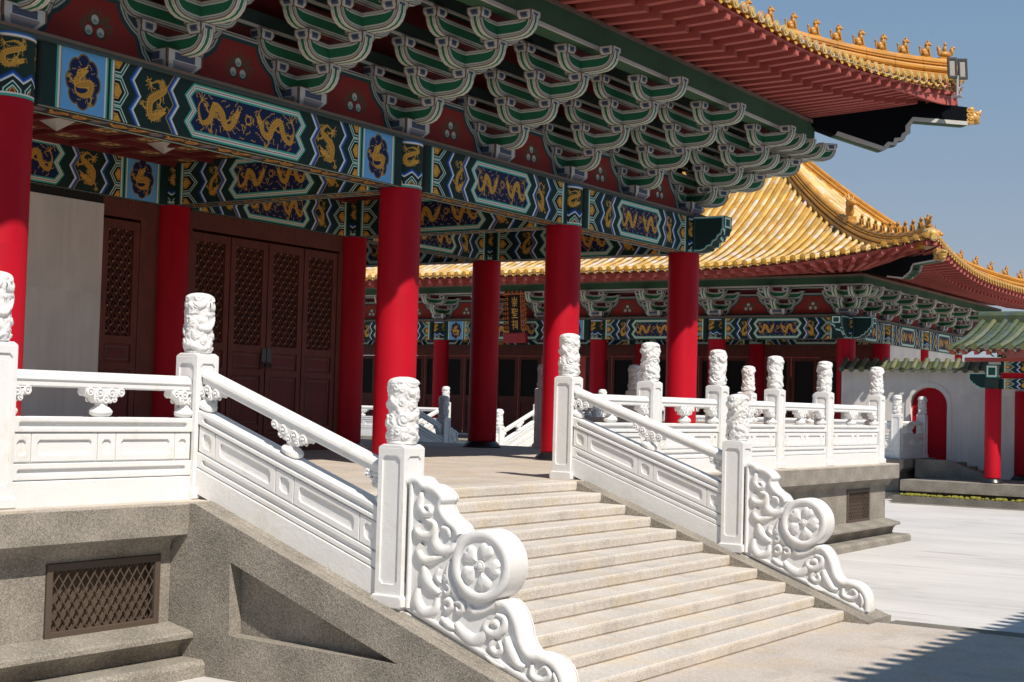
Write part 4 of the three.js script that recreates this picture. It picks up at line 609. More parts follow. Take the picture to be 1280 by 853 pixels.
  const Ysc = (y) => y + dy + (6.69 - y) * (o.cornerSquash || 0), top = [[3.97, 6.84], [3.2, 6.9], [0.9, 7.1]], Q = (P) => P.map(([s, y]) => [s * q2, Ysc(y)]);
  const cg = group('corner_beam', root, 0, 0, 0, -Math.PI / 4);
  mesh('beam_body', [ext(Q([...CB, ...top]), 0.27).translate(0, 0, -0.135)], M.navy, cg);
  const inner = CB.map(([s, y], k) => { const a = CB[Math.max(0, k - 1)], b = CB[Math.min(CB.length - 1, k + 1)], dx = b[0] - a[0], ddy = b[1] - a[1], l = Math.hypot(dx, ddy); return [s - ddy / l * 0.075, y + dx / l * 0.075]; }), inner2 = CB.map(([s, y], k) => { const a = CB[Math.max(0, k - 1)], b = CB[Math.min(CB.length - 1, k + 1)], dx = b[0] - a[0], ddy = b[1] - a[1], l = Math.hypot(dx, ddy); return [s - ddy / l * 0.02, y + dx / l * 0.02]; });
  mesh('white_edging', [ext(Q([...CB.slice(1), ...inner.slice(1).reverse()]), 0.285).translate(0, 0, -0.1425)], M.paleLine, cg);
  mesh('green_soffit', [ext(Q([...CB.slice(1).map(([s, y]) => [s, y - 0.006]), ...inner2.slice(1).reverse()]), 0.15).translate(0, 0, -0.075)], M.eaveGreen, cg);
  const hd = mesh('dragon_head_finial', headGeo, M.gild, cg); hd.position.set(3.97 * q2, Ysc(6.53), 0); hd.rotation.y = Math.PI / 2;
  return { Y, E, yT, YB, oB };
}
// ---------------------------------------------------------------- main hall
const HX = 9.36, HZ = -3.23, CH = 3.75, CR = 0.285;
const A = group('temple_hall', null, HX, 0, HZ); tag(A, 'temple hall with tall red columns, coffered porch and deep green bracketed eaves above the stairs', 'temple');
hall(A, { colH: CH, tiers: 4, eaveY: 6.69, out: 3.33, cs: 3.94, up: 0.66, D: 12.7, g: (d) => 0.30 * d + 0.02 * d * d, fade: 9, lift: 0.24, aL: -33, bL: -22, beamH: 0.36, eaveMat: M.eaveGreen, rafterFront: -12, rafterSide: -1.5, rowFront: -10, rowSide: -2.5, rowLen: 1.5, rowSeg: 9, mats: [M.gild, M.gildPale, M.gildPink, M.gild], cornerBoards: true });
{
  const cols = [0, -4.284, -8.568, -15.036, -19.32], IZ = -4.42;
  for (const x of cols) { column(A, x, 0, CR, CH); }
  for (const x of cols.slice(0, 4)) column(A, x, IZ, CR, CH - 0.0);
  for (const z of [-8.8, -13.2]) column(A, 0, z, CR, CH);
  for (let i = 0; i < 4; i++) { const a = cols[i + 1] + CR - 0.01, b = cols[i] - CR + 0.01; paintedBeam(A, a, b, CH, 0, 0, 0, 0, i === 2); if (i < 3) paintedBeam(A, a, b, CH - 0.02, IZ, 0, 0, 0, i === 2, 0.64, 0.40); }
  for (const x of cols.slice(0, 4)) paintedBeam(A, CR - 0.01, 4.42 - CR + 0.01, CH - 0.01, 0, Math.PI / 2, x, 0, false, 0.62, 0.40);
  paintedBeam(A, 4.42 + CR - 0.01, 8.8 - CR, CH - 0.01, 0, Math.PI / 2, 0, 0, false, 0.62, 0.40);
  paintedBeam(A, 8.8 + CR, 13.2 - CR, CH - 0.01, 0, Math.PI / 2, 0, 0, false, 0.62, 0.40);
  // beam noses at the corner column
  for (const [r, n] of [[-Math.PI / 2, 1], [0, 2]]) { const m = mesh('beam_nose', noseGeo.g, noseGeo.m, A); m.position.set(n === 2 ? CR - 0.03 : 0, CH + 0.006 * n, n === 1 ? CR - 0.03 : 0); m.rotation.y = r; const e = mesh('nose_end', [new THREE.PlaneGeometry(0.30, 0.23).rotateY(Math.PI / 2).translate(0.623, 0.525, 0)], PM.noseEnd, m, 'own'); }
  // bracket sets and the boards between them
  const sets = [0]; for (let i = 0; i < 3; i++) { const n = i === 2 ? 3 : 2; for (let k = 1; k <= n; k++) sets.push(lerp(cols[i], cols[i + 1], k / n)); } sets.push(-17.18);
  sets.forEach((x, i) => bracketSet(A, x, CH + 0.70, 0, 0, 4, i === 0));
  for (const z of [-2.2, -4.42, -6.6]) bracketSet(A, 0, CH + 0.70, z, Math.PI / 2, 4, false, true);
  for (let i = 0; i < sets.length - 1; i++) { const a = sets[i + 1], b = sets[i]; mesh('painted_board', [new THREE.PlaneGeometry(b - a - 0.02, 0.70).translate((a + b) / 2, CH + 0.70 + 0.35, 0.03), box(a + 0.01, b - 0.01, CH + 0.70, CH + 1.40, -0.05, 0.027).deleteAttribute('uv')].map((g, k) => { if (k) { g.setAttribute('uv', new THREE.Float32BufferAttribute(new Float32Array(48).fill(0.01), 2)); } return g; }), PM.red, A, 'own'); }
  // porch ceiling: ribs and printed coffers, little pyramid lamps
  const cy = CH + 0.60, ce = group('porch_ceiling', A);
  mesh('ceiling_board', [box(-20, -0.2, cy + 0.03, cy + 0.06, IZ + 0.2, -0.2), box(-4.1, -0.2, cy + 0.031, cy + 0.061, -14, IZ - 0.2)], M.redBoard, ce);
  const cg = ready(new THREE.PlaneGeometry(0.60, 0.60).rotateX(Math.PI / 2), 'own');
  for (let i = 0; i < 26; i++) for (let j = 0; j < 5; j++) { const m = mesh('ceiling_panel', cg, PM.coffer, ce); m.position.set(-0.75 - i * 0.74, cy + 0.026, -0.66 - j * 0.78); }
  for (let i = 0; i <= 26; i++) mesh('ceiling_rib', [box(-0.42 - i * 0.74, -0.34 - i * 0.74, cy - 0.03, cy + 0.03, IZ + 0.2, -0.2)], M.redBoard, ce);
  for (let j = 0; j <= 5; j++) mesh('ceiling_rib', [box(-20, -0.2, cy - 0.034, cy + 0.034, -0.31 - j * 0.78, -0.23 - j * 0.78)], M.redBoard, ce);
  const lg = ready(new THREE.ConeGeometry(0.24, 0.14, 4, 1).rotateX(Math.PI).rotateY(Math.PI / 4)); for (const [x, z] of [[-13.7, -3.1], [-11.86, -3.1], [-10.0, -3.1], [-6.4, -3.1], [-2.2, -3.1]]) { const m = mesh('ceiling_lamp', lg, M.lamppale, ce); m.position.set(x, cy - 0.04, z); }
  // door wall
  const wz = IZ, W = (n, g, m, p = A) => mesh(n, g, m, p);
  W('door_lintel', [box(-8.568 + CR, -4.284 - CR, 3.46, CH - 0.02, wz - 0.10, wz + 0.06)], M.door);
  const leaf = (x0, x1) => {
    const g = group('door_leaf', A), y0 = 0.10, y1 = 3.42, z = wz + 0.02, w = x1 - x0;
    mesh('stiles', [extZ(rect(x0, x1, y0, y1), z - 0.03, z + 0.03, 0.006, [rect(x0 + 0.115, x1 - 0.115, 1.72, y1 - 0.13), rect(x0 + 0.10, x1 - 0.10, 1.33, 1.60), rect(x0 + 0.10, x1 - 0.10, 0.42, 1.22), rect(x0 + 0.10, x1 - 0.10, 0.18, 0.34)])], M.door, g);
    for (const [a, b] of [[1.33, 1.60], [0.42, 1.22], [0.18, 0.34]]) { const p = mesh('door_panel', [box(x0 + 0.09, x1 - 0.09, a - 0.01, b + 0.01, z - 0.02, z + 0.004)], M.doorPanel, g); mesh('gilt_bead', [extZ(rect(x0 + 0.14, x1 - 0.14, a + 0.04, b - 0.04), z + 0.003, z + 0.012, 0, [rect(x0 + 0.152, x1 - 0.152, a + 0.052, b - 0.052)])], M.brownLine, p); }
    const lx0 = x0 + 0.115, lx1 = x1 - 0.115, ly0 = 1.72, ly1 = y1 - 0.13, bars = [], dots = [], st = 0.155;
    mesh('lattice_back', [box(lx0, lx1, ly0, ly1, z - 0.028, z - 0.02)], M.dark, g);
    for (const s of [1, -1]) for (let c = -20; c < 30; c++) { const k = 1.2, yb = ly0 + c * st * 1.2; let p = lx0, q = lx1, f = (x) => yb + s * k * (x - lx0); let pa = p, pb = q; if (s > 0) { pa = Math.max(p, lx0 + (ly0 - yb) / k); pb = Math.min(q, lx0 + (ly1 - yb) / k); } else { pa = Math.max(p, lx0 + (yb - ly1) / k); pb = Math.min(q, lx0 + (yb - ly0) / k); } if (pb - pa < 0.03) continue; bars.push(between(V(pa, f(pa) - 0.008, z + s * 0.002), V(pb, f(pb) - 0.008, z + s * 0.002), 0.02, 0.016)); }
    for (let x = lx0 + st / 2; x < lx1; x += st * 0.5) bars.push(box(x - 0.006, x + 0.006, ly0, ly1, z - 0.012, z + 0.002));
    for (let y = ly0 + 0.06; y < ly1; y += st * 0.6) for (let x = lx0 + ((Math.round((y - ly0) / (st * 0.6))) % 2 ? 0.03 : 0.03 + st / 2); x < lx1; x += st) dots.push(box(x - 0.011, x + 0.011, y - 0.011, y + 0.011, z + 0.006, z + 0.020));
    mesh('lattice', bars, M.door, g); const d = mesh('lattice_studs', dots, M.gold, g); d.userData.kind = 'stuff'; return g;
  };
  const L0 = -8.568 + CR + 0.10, L1 = -4.284 - CR - 0.10, lw = (L1 - L0) / 4; for (let k = 0; k < 4; k++) leaf(L0 + k * lw + 0.012, L0 + (k + 1) * lw - 0.012);
  W('door_jamb', [box(L0 - 0.10, L0 + 0.008, 0.0, 3.46, wz - 0.1, wz + 0.07)], M.door); W('door_jamb', [box(L1 - 0.008, L1 + 0.10, 0.0, 3.46, wz - 0.1, wz + 0.07)], M.door);
  W('threshold', [box(L0, L1, 0, 0.10, wz - 0.06, wz + 0.06)], M.door);
  for (const s of [0, 1]) { const xm = (L0 + L1) / 2 + (s ? 0.06 : -0.06); W('door_ring', [box(xm - 0.05, xm + 0.05, 1.42, 1.68, wz + 0.05, wz + 0.07), new THREE.TorusGeometry(0.045, 0.01, 6, 16).translate(xm, 1.40, wz + 0.085)], M.black); }
  // bay to the left: one leaf beside the column, then the plain white wall
  leaf(-9.93, -9.22); W('door_jamb', [box(-9.21, -8.568 - CR, 0, 3.46, wz - 0.1, wz + 0.05)], M.door); W('door_lintel', [box(-12.0, -8.568 - CR, 3.46, CH - 0.02, wz - 0.10, wz + 0.055)], M.door);
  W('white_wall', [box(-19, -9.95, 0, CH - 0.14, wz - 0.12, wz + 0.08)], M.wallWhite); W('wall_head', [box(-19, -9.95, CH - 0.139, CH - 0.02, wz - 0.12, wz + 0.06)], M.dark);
  W('cella_wall', [box(-4.40, -4.17, 0, CH, -20, wz - CR), box(-20, -4.4, 0, CH + 0.6, -20.2, -20), box(-20, -4.41, 0, CH, wz - 0.5, wz - 0.3)], M.redBoard);
}
// ---------------------------------------------------------------- floodlights on the eave corner of the main hall
{
  const F = group('floodlight', null, HX + 3.30, 7.16, HZ + 4.03); tag(F, 'pair of black framed floodlights on a steel post at the upturned eave corner', 'floodlight');
  mesh('steel_post', [tube(V(0, -0.22, 0), V(0, 0.18, 0), 0.028, 0.028, 10), box(-0.09, 0.09, -0.23, -0.21, -0.09, 0.09), tube(V(0.05, -0.2, 0.06), V(0.0, 0.05, 0.0), 0.012, 0.012, 6)], M.steel, F);
  for (const s of [-1, 1]) { const L = group('lamp_housing', F, s * 0.088, 0.32, s * 0.072, -0.95); L.scale.setScalar(0.84); L.rotation.x = -0.05; mesh('frame', [extZ(rect(-0.105, 0.105, -0.24, 0.24), -0.04, 0.03, 0.006, [rect(-0.065, 0.065, -0.18, 0.18)]), box(-0.08, 0.08, -0.2, 0.2, -0.07, -0.035)], M.lamp, L); mesh('lamp_glass', [box(-0.07, 0.07, -0.195, 0.195, -0.034, 0.008)], M.lampGlass, L); }
}
// ---------------------------------------------------------------- second hall across the court, its front towards the first
const BX = 27.2, BYF = -0.30, BZ = -6.75, BH = 3.42, BR = 0.275;
const HB = group('temple_hall', null, BX, BYF, BZ, -Math.PI / 2); tag(HB, 'second temple hall with golden hip roof, name plaque and shallow brackets behind the porch', 'temple');
hall(HB, { colH: BH, tiers: 2, eaveY: 5.35, out: 3.35, cs: 3.80, up: 0.62, D: 8.5, g: (d) => 0.20 * d + 0.055 * d * d, aL: -31, bL: -14.05, beamH: 0.26, eaveMat: M.eaveGreen, rafterFront: -24, rafterSide: -13, rowFront: -27, rowSide: -13.8, rowLen: 12, rowSeg: 7, mats: [M.gildPale, M.gild, M.gildPink, M.gild], far: true, lift: 0.05, cornerSquash: 0.45 });
{
  const cols = [0, -4.25, -8.55, -15.0, -19.25, -23.5, -27.8], side = [0, -3.1, -7.0, -10.9];
  for (const x of cols) { column(HB, x, 0, BR, BH); column(HB, x, -3.1, BR, BH); }
  for (const z of side.slice(2)) column(HB, 0, z, BR, BH);
  for (let i = 0; i < 6; i++) { const a = cols[i + 1] + BR - 0.01, b = cols[i] - BR + 0.01; paintedBeam(HB, a, b, BH, 0, 0, 0, 0, i === 2); paintedBeam(HB, a, b, BH - 0.02, -3.1, 0, 0, 0, false, 0.6, 0.36); }
  for (let i = 0; i < 3; i++) paintedBeam(HB, -side[i] + BR - 0.01, -side[i + 1] - BR + 0.01, BH + 0.002, 0, Math.PI / 2, 0, 0, false, 0.635, 0.42);
  for (const [r, n] of [[-Math.PI / 2, 1], [0, 2]]) { const m = mesh('beam_nose', noseGeo.g, noseGeo.m, HB); m.position.set(n === 2 ? BR - 0.03 : 0, BH + 0.006 * n, n === 1 ? BR - 0.03 : 0); m.rotation.y = r; mesh('nose_end', [new THREE.PlaneGeometry(0.30, 0.23).rotateY(Math.PI / 2).translate(0.623, 0.525, 0)], PM.noseEnd, m, 'own'); }
  const sets = [0]; for (let i = 0; i < 5; i++) { const n = i === 2 ? 3 : 2; for (let k = 1; k <= n; k++) sets.push(lerp(cols[i], cols[i + 1], k / n)); }
  sets.forEach((x, i) => bracketSet(HB, x, BH + 0.70, 0, 0, 2, i === 0, true));
  const ss = [0, -1.55, -3.1, -5.05, -7.0, -8.95, -10.9]; ss.slice(1).forEach((z) => bracketSet(HB, 0, BH + 0.70, z, Math.PI / 2, 2, false, true));
  const board = (L) => [new THREE.PlaneGeometry(L, 0.70)];
  for (let i = 0; i < sets.length - 1; i++) { const a = sets[i + 1], b = sets[i], m = mesh('painted_board', board(b - a - 0.02), PM.red, HB, 'own'); m.position.set((a + b) / 2, BH + 1.05, 0.03); }
  for (let i = 0; i < ss.length - 1; i++) { const a = ss[i + 1], b = ss[i], m = mesh('painted_board', board(b - a - 0.02), PM.red, HB, 'own'); m.position.set(0.03, BH + 1.05, (a + b) / 2); m.rotation.y = Math.PI / 2; }
  mesh('porch_ceiling', [box(-24, -0.2, BH + 0.56, BH + 0.62, -3.0, -0.2)], M.redBoard, HB);
  // dim porch wall with door leaves
  const wz = -3.14; for (let i = 0; i < 6; i++) { const a = cols[i + 1] + BR, b = cols[i] - BR, n = i === 2 ? 6 : 4, lw = (b - a) / n; mesh('door_lintel', [box(a, b, BH - 0.42, BH - 0.02, wz - 0.06, wz + 0.06)], M.door, HB);
    for (let k = 0; k < n; k++) { const x0 = a + k * lw + 0.03, x1 = a + (k + 1) * lw - 0.03, g = group('door_leaf', HB); if (i === 2 && (k === 2 || k === 3)) { mesh('open_leaf', [box(k === 2 ? x0 : x1 - 0.05, k === 2 ? x0 + 0.05 : x1, 0.08, BH - 0.44, wz - 0.9, wz)], M.door, g); continue; }
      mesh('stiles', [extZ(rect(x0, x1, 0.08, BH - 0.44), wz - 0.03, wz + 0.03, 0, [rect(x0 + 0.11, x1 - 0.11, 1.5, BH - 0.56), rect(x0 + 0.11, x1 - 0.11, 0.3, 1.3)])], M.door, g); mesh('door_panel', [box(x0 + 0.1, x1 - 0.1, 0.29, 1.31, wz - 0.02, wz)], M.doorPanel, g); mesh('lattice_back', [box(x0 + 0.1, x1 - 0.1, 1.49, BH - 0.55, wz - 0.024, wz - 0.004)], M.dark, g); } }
  mesh('inner_wall', [box(-24, -0.3, 0, BH + 0.5, -10.8, -10.6)], M.redBoard, HB);
  mesh('white_side_wall', [box(-0.12, 0.10, 0, BH - 0.002, -10.9 + BR, -7.0 - BR), box(-0.12, 0.10, 0, BH - 0.002, -7.0 + BR, -3.1 - BR)], M.wallWhite, HB);
}
{ // its terrace, stairs and balustrades; frame: local x along world z, local z towards the first hall
  const X0 = 24.05, T = group('stone_terrace', null, X0, BYF, -4.1, -Math.PI / 2); tag(T, 'low grey terrace under the golden roofed second hall', 'terrace');
  const g2 = GY - BYF; mesh('cap_slab', [box(-30, 0.28, -0.25, 0, -1.0, 0.28), box(-0.8, 0.283, -0.249, -0.001, -2.75, -1.0)], M.grit, T); mesh('cavetto_moulding', [box(-30, 0.20, -0.33, -0.25, -1, 0.20), box(-0.8, 0.20, -0.33, -0.25, -2.7, -1)], M.grit, T); mesh('dado', [box(-30, 0.10, g2 + 0.18, -0.33, -1, 0.10), box(-0.8, 0.10, g2 + 0.18, -0.33, -2.65, -1)], M.grit, T); mesh('plinth_course', [box(-30, 0.30, g2, g2 + 0.18, -1, 0.30), box(-0.8, 0.30, g2, g2 + 0.18, -2.7, -1)], M.grit, T); mesh('terrace_floor', [box(-30, 0.0, -0.2, -0.002, -14, -0.99)], M.floor, T);
  const B = group('white_balustrade', null, X0, BYF, -4.1, -Math.PI / 2); tag(B, 'white balustrade along the low terrace of the second hall', 'balustrade');
  const xs = [0, -2.3, -4.6, -6.9, -9.2, -11.5]; xs.forEach((x, i) => { addPost(B, x, 0, 0, i, true); if (i) addBay(B, 2.05, x + 0.125, 0, 0, 0); });
  const xl = [-15.1, -17.4, -19.7]; xl.forEach((x, i) => { addPost(B, x, 0, 0, i, true); if (i) addBay(B, 2.05, x + 0.125, 0, 0, 0); });
  addPost(B, 0, 0, -2.15, 4, true); addBay(B, 1.90, 0, 0, -2.025, -Math.PI / 2);
  const S = group('stone_staircase', null, X0, BYF, -4.1, -Math.PI / 2); tag(S, 'short stone stairs below the name plaque of the second hall', 'staircase');
  for (let i = 0; i < 9; i++) mesh('step', [box(-14.8, -11.8, g2, -i * 0.12 - (i ? 0 : 0.001), 0.281 + (i - 1) * 0.323, 0.28 + i * 0.323)], M.step, S);
  for (const [x, lab] of [[-15.1, 'white stair balustrade with shaded newel below the name plaque'], [-11.5, 'sunlit white stair balustrade below the name plaque']]) {
    const R = group('stair_balustrade', null, X0, BYF, -4.1, -Math.PI / 2); tag(R, lab, 'balustrade', 'balustrades of the second stairs'); const zN = 2.2, yN = -0.355 * 1.8 - 0.045;
    addPost(R, x, yN, zN, 1, true); addBay(R, zN - 0.25, x, 0.07, 0.125, -Math.PI / 2, 0.355); addScroll(R, x, 0, 0);
    mesh('stair_cheek', [extX([[0.28, g2], [3.8, g2], [3.8, -1.075], [0.40, -0.013], [0.28, -0.013]], x - 0.3, x + 0.3)], M.grit, S);
  }
}
{ // name plaque, hung from the eaves of the second hall
  const P = group('name_plaque', null, 26.45, 3.95, -18.15, -Math.PI / 2); P.rotation.order = 'YXZ'; P.rotation.x = 0.10; tag(P, 'black name plaque with gilt characters and orange fretwork frame', 'plaque');
  const put = (n, g, m, u) => mesh(n, g, m, P, u);
  const sign = canvasTex(128, 320, (c) => { c.fillStyle = '#0d0c0c'; c.fillRect(0, 0, 128, 320); c.strokeStyle = '#e0b050'; c.lineCap = 'round';
    const draw = (oy, S) => { for (const [w, ...q] of S) { c.lineWidth = w; c.beginPath(); q.forEach(([x, y], i) => (i ? c.lineTo(24 + x * 0.8, oy + y * 0.9) : c.moveTo(24 + x * 0.8, oy + y * 0.9))); c.stroke(); } };
    draw(14, [[7, [50, 2], [50, 26]], [6, [20, 10], [20, 26], [80, 26], [80, 10]], [6, [50, 30], [52, 38]], [6, [14, 52], [14, 42], [88, 42], [84, 52]], [6, [32, 54], [68, 54]], [6, [20, 66], [82, 66]], [7, [50, 66], [50, 94], [42, 90]], [6, [32, 76], [20, 90]], [6, [66, 76], [80, 90]]]);
    draw(114, [[6, [8, 6], [48, 6]], [6, [16, 6], [16, 40]], [6, [40, 6], [40, 46]], [5, [16, 18], [40, 18]], [5, [16, 29], [40, 29]], [6, [8, 42], [48, 38]], [6, [58, 10], [86, 10], [86, 34], [58, 34], [58, 10]], [6, [18, 54], [82, 54]], [6, [24, 70], [76, 70]], [7, [50, 54], [50, 90]], [7, [10, 92], [92, 92]]]);
    draw(214, [[6, [22, 2], [28, 10]], [6, [6, 20], [42, 18], [10, 54]], [7, [26, 40], [26, 94]], [5, [30, 46], [42, 58]], [6, [50, 14], [84, 12], [84, 84], [76, 90]], [6, [48, 30], [74, 30]], [6, [52, 46], [72, 46], [72, 74], [52, 74], [52, 46]]]); });
  put('board', [box(-0.24, 0.24, -0.62, 0.66, -0.05, 0.02)], M.dark); put('lettering', [new THREE.PlaneGeometry(0.46, 1.24).translate(0, 0.02, 0.024)], print(sign), 'own');
  const or = mat(0.48, 0.14, 0.03, 0.6), fr = []; for (const s of [-1, 1]) for (let k = 0; k < 8; k++) { const y = -0.55 + k * 0.16; fr.push(box(s * 0.28 - 0.025 * s, s * 0.44, y, y + 0.03, -0.02, 0.06)); fr.push(box(s * 0.36 - 0.015, s * 0.36 + 0.015, y, y + 0.13, -0.02, 0.055)); fr.push(box(s * 0.27 - 0.015, s * 0.27 + 0.015, y, y + 0.16, -0.02, 0.052)); fr.push(box(s * 0.44 - 0.015, s * 0.44 + 0.015, y + 0.05 * (k % 2), y + 0.13, -0.02, 0.052)); }
  for (let k = 0; k < 5; k++) fr.push(box(-0.40 + k * 0.17, -0.28 + k * 0.17, 0.68, 0.71, -0.02, 0.06), box(-0.40 + k * 0.17, -0.37 + k * 0.17, 0.70, 0.79, -0.02, 0.06)); fr.push(box(-0.44, 0.44, 0.66, 0.69, -0.02, 0.05));
  put('fretwork_frame', fr, or).userData.kind = 'stuff'; put('red_base', [extZ(rect(-0.46, 0.46, -0.98, -0.63), -0.06, 0.10, 0.03)], mat(0.30, 0.012, 0.02, 0.6));
  put('hanger', [tube(V(-0.3, 0.7, -0.03), V(-0.3, 1.15, -0.1), 0.012), tube(V(0.3, 0.7, -0.03), V(0.3, 1.15, -0.1), 0.012)], M.black);
}
// ---------------------------------------------------------------- covered walkways with green tile
function walkway(root, o) {   // local: front at +z, floor y = 0, columns on z = 0
  const { cols, r, h, x0, x1, eo, ey, rz, ry } = o, sl = (w) => lerp(ey, ry, clamp((eo - w) / (eo - rz), 0, 1)) - 0.10 * Math.sin(Math.PI * clamp((eo - w) / (eo - rz), 0, 1));
  for (const x of cols) { column(root, x, 0, r, h, false); column(root, x, o.back, r, h, false); }
  for (let i = 0; i < cols.length - 1; i++) { paintedBeam(root, cols[i] + r, cols[i + 1] - r, h + 0.42, 0, 0, 0, 0, false, 0.28, 0.2); paintedBeam(root, cols[i] + r, cols[i + 1] - r, h, 0, 0, 0, 0, false, 0.26, 0.18); mesh('spacer_board', [box(cols[i] + r, cols[i + 1] - r, h + 0.27, h + 0.41, -0.05, 0.05)], M.red, root); }
  for (const x of cols) { mesh('column_head', [box(x - 0.17, x + 0.17, h - 0.002, h + 0.26, -0.17, 0.17)], M.tieGreen, root); const p = mesh('painted_head_block', [box(x - 0.16, x + 0.16, h + 0.27, h + 0.62, -0.16, 0.175).deleteAttribute('uv') && new THREE.BoxGeometry(0.32, 0.35, 0.34).translate(x, h + 0.445, 0)], PM.noseEnd, root, 'own'); }
  { const n = mesh('beam_nose', noseGeo.g, noseGeo.m, root); n.position.set(cols[0] - r + 0.05, h, 0.02); n.rotation.y = Math.PI; n.scale.set(0.72, 0.62, 0.6); }
  mesh('purlin', [box(x0 + 0.2, x1, h + 0.70, h + 0.80, -0.1, 0.1)], M.rafter, root);
  const nr = Math.floor((x1 - x0) / o.raft); for (let k = 0; k <= nr; k++) { const x = x0 + 0.12 + k * o.raft; mesh('rafter', [between(V(x, sl(-0.6) - 0.17, -0.6), V(x, ey - 0.16, eo - 0.06), 0.10, 0.10)], M.rafter, root); }
  mesh('roof_boarding', [grid(2, 8, (u, v) => { const w = lerp(eo - 0.03, rz, v); return [lerp(x0, x1, u), sl(w) - 0.05, w]; }), grid(2, 2, (u, v) => [lerp(x0, x1, u), lerp(ry, ey, v) - 0.05, lerp(rz, 2 * rz - eo, v)])], M.rafter, root);
  mesh('eave_board', [box(x0, x1, ey - 0.075, ey - 0.01, eo - 0.05, eo - 0.01)], M.rafter, root);
  const R = group('tiled_roof', root); mesh('roof_pan', [grid(2, 8, (u, v) => { const w = lerp(eo, rz, v); return [lerp(x0, x1, u), sl(w), w]; }), grid(2, 2, (u, v) => [lerp(x0, x1, u), lerp(ry, ey, v), lerp(rz, 2 * rz - eo, v)])], M.greenTile, R);
  const n = Math.floor((x1 - x0) / 0.30); for (let k = 0; k <= n; k++) { const x = x0 + 0.1 + k * 0.30, m = 9, P = []; for (let q = 0; q < m; q++) for (const f of [0, 0.9, 0.93]) { const w = lerp(eo + 0.05 + (o.over || 0), rz, (q + f) / m); P.push(V(x, sl(w) + 0.01, w)); } P.push(V(x, sl(rz) + 0.01, rz));
    const t = mesh('tile_row', [sweep(P, ring(0.078, 8, 0, Math.PI), true, false, (u, i) => (i % 3 === 0 ? 1.12 : i % 3 === 1 ? 0.98 : 0.80))], k % 3 === 1 ? M.greenTile2 : M.greenTile, R); mesh('end_disc', [tube(V(x, ey + 0.035, eo + 0.03 + (o.over || 0)), V(x, ey + 0.035, eo + 0.068 + (o.over || 0)), 0.084, 0.084, 14)], M.greenTile2, t);
    if (k < n) mesh('drip_tile', [grid(6, 2, (u, v) => [x + 0.15 + (u - 0.5) * 0.24, ey + 0.005 - 0.05 * (1 - (2 * u - 1) ** 2) - (v < 0.3 ? 0.07 * (1 - Math.abs(2 * u - 1)) : 0), eo + 0.04 - 0.10 * v])], M.greenTile, t); }
  mesh('ridge', [sweep([V(x0 - 0.02, ry + 0.02, rz), V(x1, ry + 0.02, rz)], [[-0.13, -0.1], [0.13, -0.1], [0.13, 0.12], [0.09, 0.20], [0, 0.24], [-0.09, 0.20], [-0.13, 0.12]])], M.greenTile, R);
  if (o.wall) mesh('back_wall', o.wall.map(([a, b]) => box(a, b, 0, h + 0.8, o.back - 0.1, o.back + 0.1)), M.wallWhite, root);
}
{
  const C = group('covered_walkway', null, 23.35, -0.80, -1.35, -Math.PI / 2); tag(C, 'covered walkway with green tiled roof and slim red column beside the plaza', 'walkway');
  walkway(C, { cols: [0, 3.3, 6.6, 9.9], r: 0.205, h: 2.42, x0: -0.92, x1: 11.5, eo: 0.95, ey: 3.42, rz: -2.0, ry: 4.3, back: -2.9, raft: 0.30, wall: [[-0.9, 1.6], [3.0, 11]] });
  mesh('red_wall_column', [lathe([[0, 0], [0.24, 0], [0.22, 3.1], [0, 3.1]], 20).translate(1.75, 0, -2.72)], M.red, C);
  mesh('walkway_floor', [box(-2.2, 14, -0.28, 0, -3.0, 0.62)], M.grit, C); mesh('walkway_base', [box(-2.15, 14, -0.58, -0.28, -3.0, 0.30)], M.grit, C); mesh('lower_ledge', [box(-2.3, 14, -0.58, -0.40, -3, 0.92)], M.kerb, C);
  const g = [], ms = []; for (let k = 0; k < 420; k++) { const x = rr(-2.25, 14), z = rr(0.66, 0.86), s = rr(0.025, 0.065); g.push(new THREE.IcosahedronGeometry(s, 0).scale(1.5, 0.9, 1).rotateY(rr(0, 3)).translate(x, -0.39 + s * 0.25, z)); }
  tag(mesh('moss', g.map((q) => q.translate(0, 0, 0).rotateY(-Math.PI / 2).translate(23.35, -0.80, -1.35)), M.moss), 'yellow green moss growing along the walkway ledge', 'moss', null, 'stuff');
  for (const [d, y] of [[0.14, 1], [0.34, 2]]) tag(mesh('drain_line', [box(22.43 - d - 0.06, 22.43 - d, GY + 0.002, GY + 0.006, -3.6, 14)], M.kerb), null, null, null, 'structure');
}
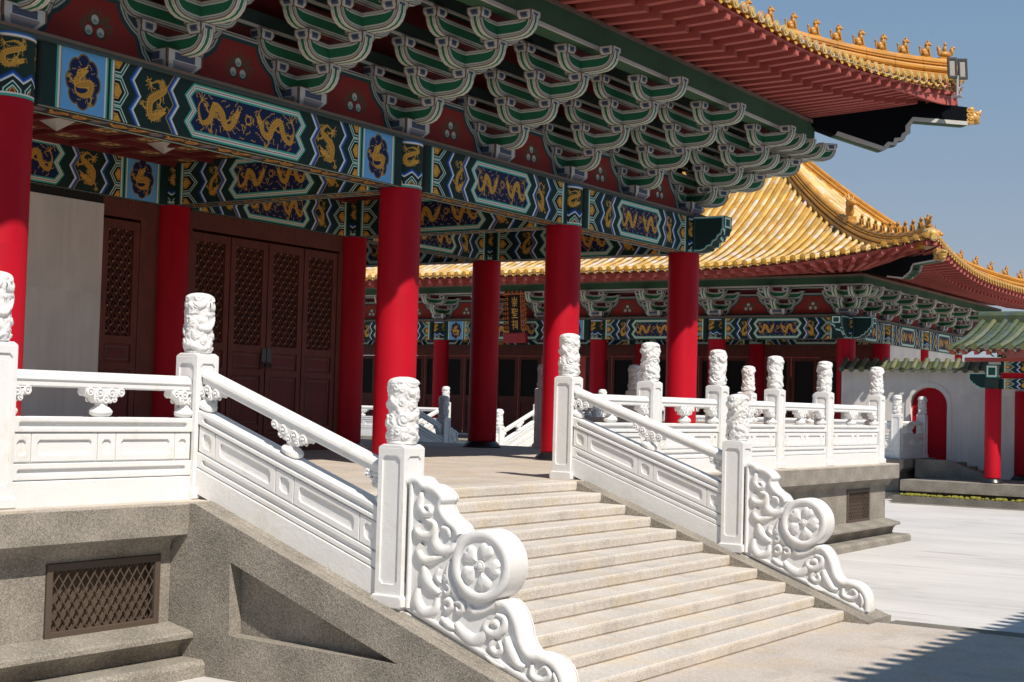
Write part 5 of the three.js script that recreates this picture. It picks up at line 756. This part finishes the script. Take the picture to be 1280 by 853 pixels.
{ // garden wall with arched red door
  const G = group('garden_wall', null, 26.6, -0.80, -4.0, -Math.PI / 2); tag(G, 'white garden wall with arched red door and green tile coping', 'wall');
  const arch = (w, y0, ys) => { const P = [[-w, y0], [w, y0]]; for (let i = 0; i <= 16; i++) { const a = i / 16 * Math.PI; P.push([w * Math.cos(a), ys + w * 1.0 * Math.sin(a)]); } return P; };
  mesh('wall_body', [extZ(rect(-2.6, 2.6, 0, 3.0), -0.13, 0.13, 0, [arch(0.52, 0.42, 1.98)])], M.wallWhite, G);
  mesh('door_surround', [extZ([[-0.53, 0.42], ...arch(0.53, 0.42, 1.98).slice(2).reverse(), [0.53, 0.42], [0.66, 0.42], ...arch(0.66, 0.42, 1.98).slice(2), [-0.66, 0.42]], 0.132, 0.155)], M.wallWhite, G);
  mesh('arched_door', [extZ(arch(0.51, 0.42, 1.98), -0.06, 0.0)], M.red, G); mesh('sill', [box(-0.52, 0.52, 0.30, 0.425, 0.132, 0.2)], M.grit, G);
  const cp = (x) => [sweep([V(x, 2.98, 0.42), V(x, 3.13, 0.2), V(x, 3.28, 0)], ring(0.08, 8, 0, Math.PI), true, false), tube(V(x, 2.99, 0.40), V(x, 2.99, 0.44), 0.088, 0.088, 12)];
  mesh('coping_bed', [extX([[-0.36, 2.98], [0.36, 2.98], [0.36, 3.0], [0, 3.24], [-0.36, 3.0]], -2.6, 2.6)], M.greenTile, G);
  for (let k = 0; k < 17; k++) mesh('coping_tile', cp(-2.5 + k * 0.3), k % 3 ? M.greenTile2 : M.greenTile, G);
  const S = group('side_staircase', null, 25.55, -0.80, -2.55, -Math.PI / 2); tag(S, 'small shaded stone steps below the arched red door', 'staircase');
  for (let i = 0; i < 4; i++) mesh('step', [box(-1.15 - 0.002 * i, -0.35 + i * 0.30, 0, 0.42 - i * 0.105, -0.9, 0.75)], M.grit, S);
  mesh('stair_cheek', [extZ([[-1.2, 0], [0.95, 0], [0.95, 0.05], [-0.35, 0.50], [-1.2, 0.50]], 0.76, 1.0)], M.grit, S);
}
{ // walkway behind the photographer, whose tiled eave throws the toothed shadow on the landing
  const W = group('covered_walkway', null, 0, GY, 11.6, Math.PI); tag(W, 'green tiled walkway facing the stairs whose eave throws the toothed shadow', 'walkway');
  const cols = []; for (let k = -3; k <= 5; k++) cols.push(k * 4.1); walkway(W, { cols, r: 0.26, h: 5.1, x0: -13.0, x1: 21, eo: 2.11, ey: 6.2, rz: -0.6, ry: 7.3, back: -2.6, raft: 0.45, over: 0.02, wall: [[-13, 21]] });
}
{ // tree behind the walkway
  const T = group('tree', null, 40.5, GY, -4.6); tag(T, 'yellow green tree top showing above the green tiled walkway', 'tree');
  mesh('trunk', [sweep([V(0, 0, 0), V(0.1, 1.5, 0), V(0.0, 3.2, 0.1), V(0.1, 4.4, 0)], ring(0.16, 8), true, true, (t) => 1 - 0.6 * t)], M.bark, T);
  const lf = []; for (let k = 0; k < 900; k++) { const a = rr(0, 6.28), b = Math.acos(rr(-0.7, 1)), r = rr(0.55, 1) * (1 + 0.25 * Math.sin(a * 3)); const p = V(Math.sin(b) * Math.cos(a) * 1.3 * r, 4.9 + Math.cos(b) * 1.05 * r, Math.sin(b) * Math.sin(a) * 1.3 * r); lf.push(new THREE.PlaneGeometry(0.16, 0.22).rotateX(rr(0, 3)).rotateY(rr(0, 6)).translate(p.x, p.y, p.z)); } mesh('crown', lf, M.leaf, T);
}
renderer.render(scene, camera);
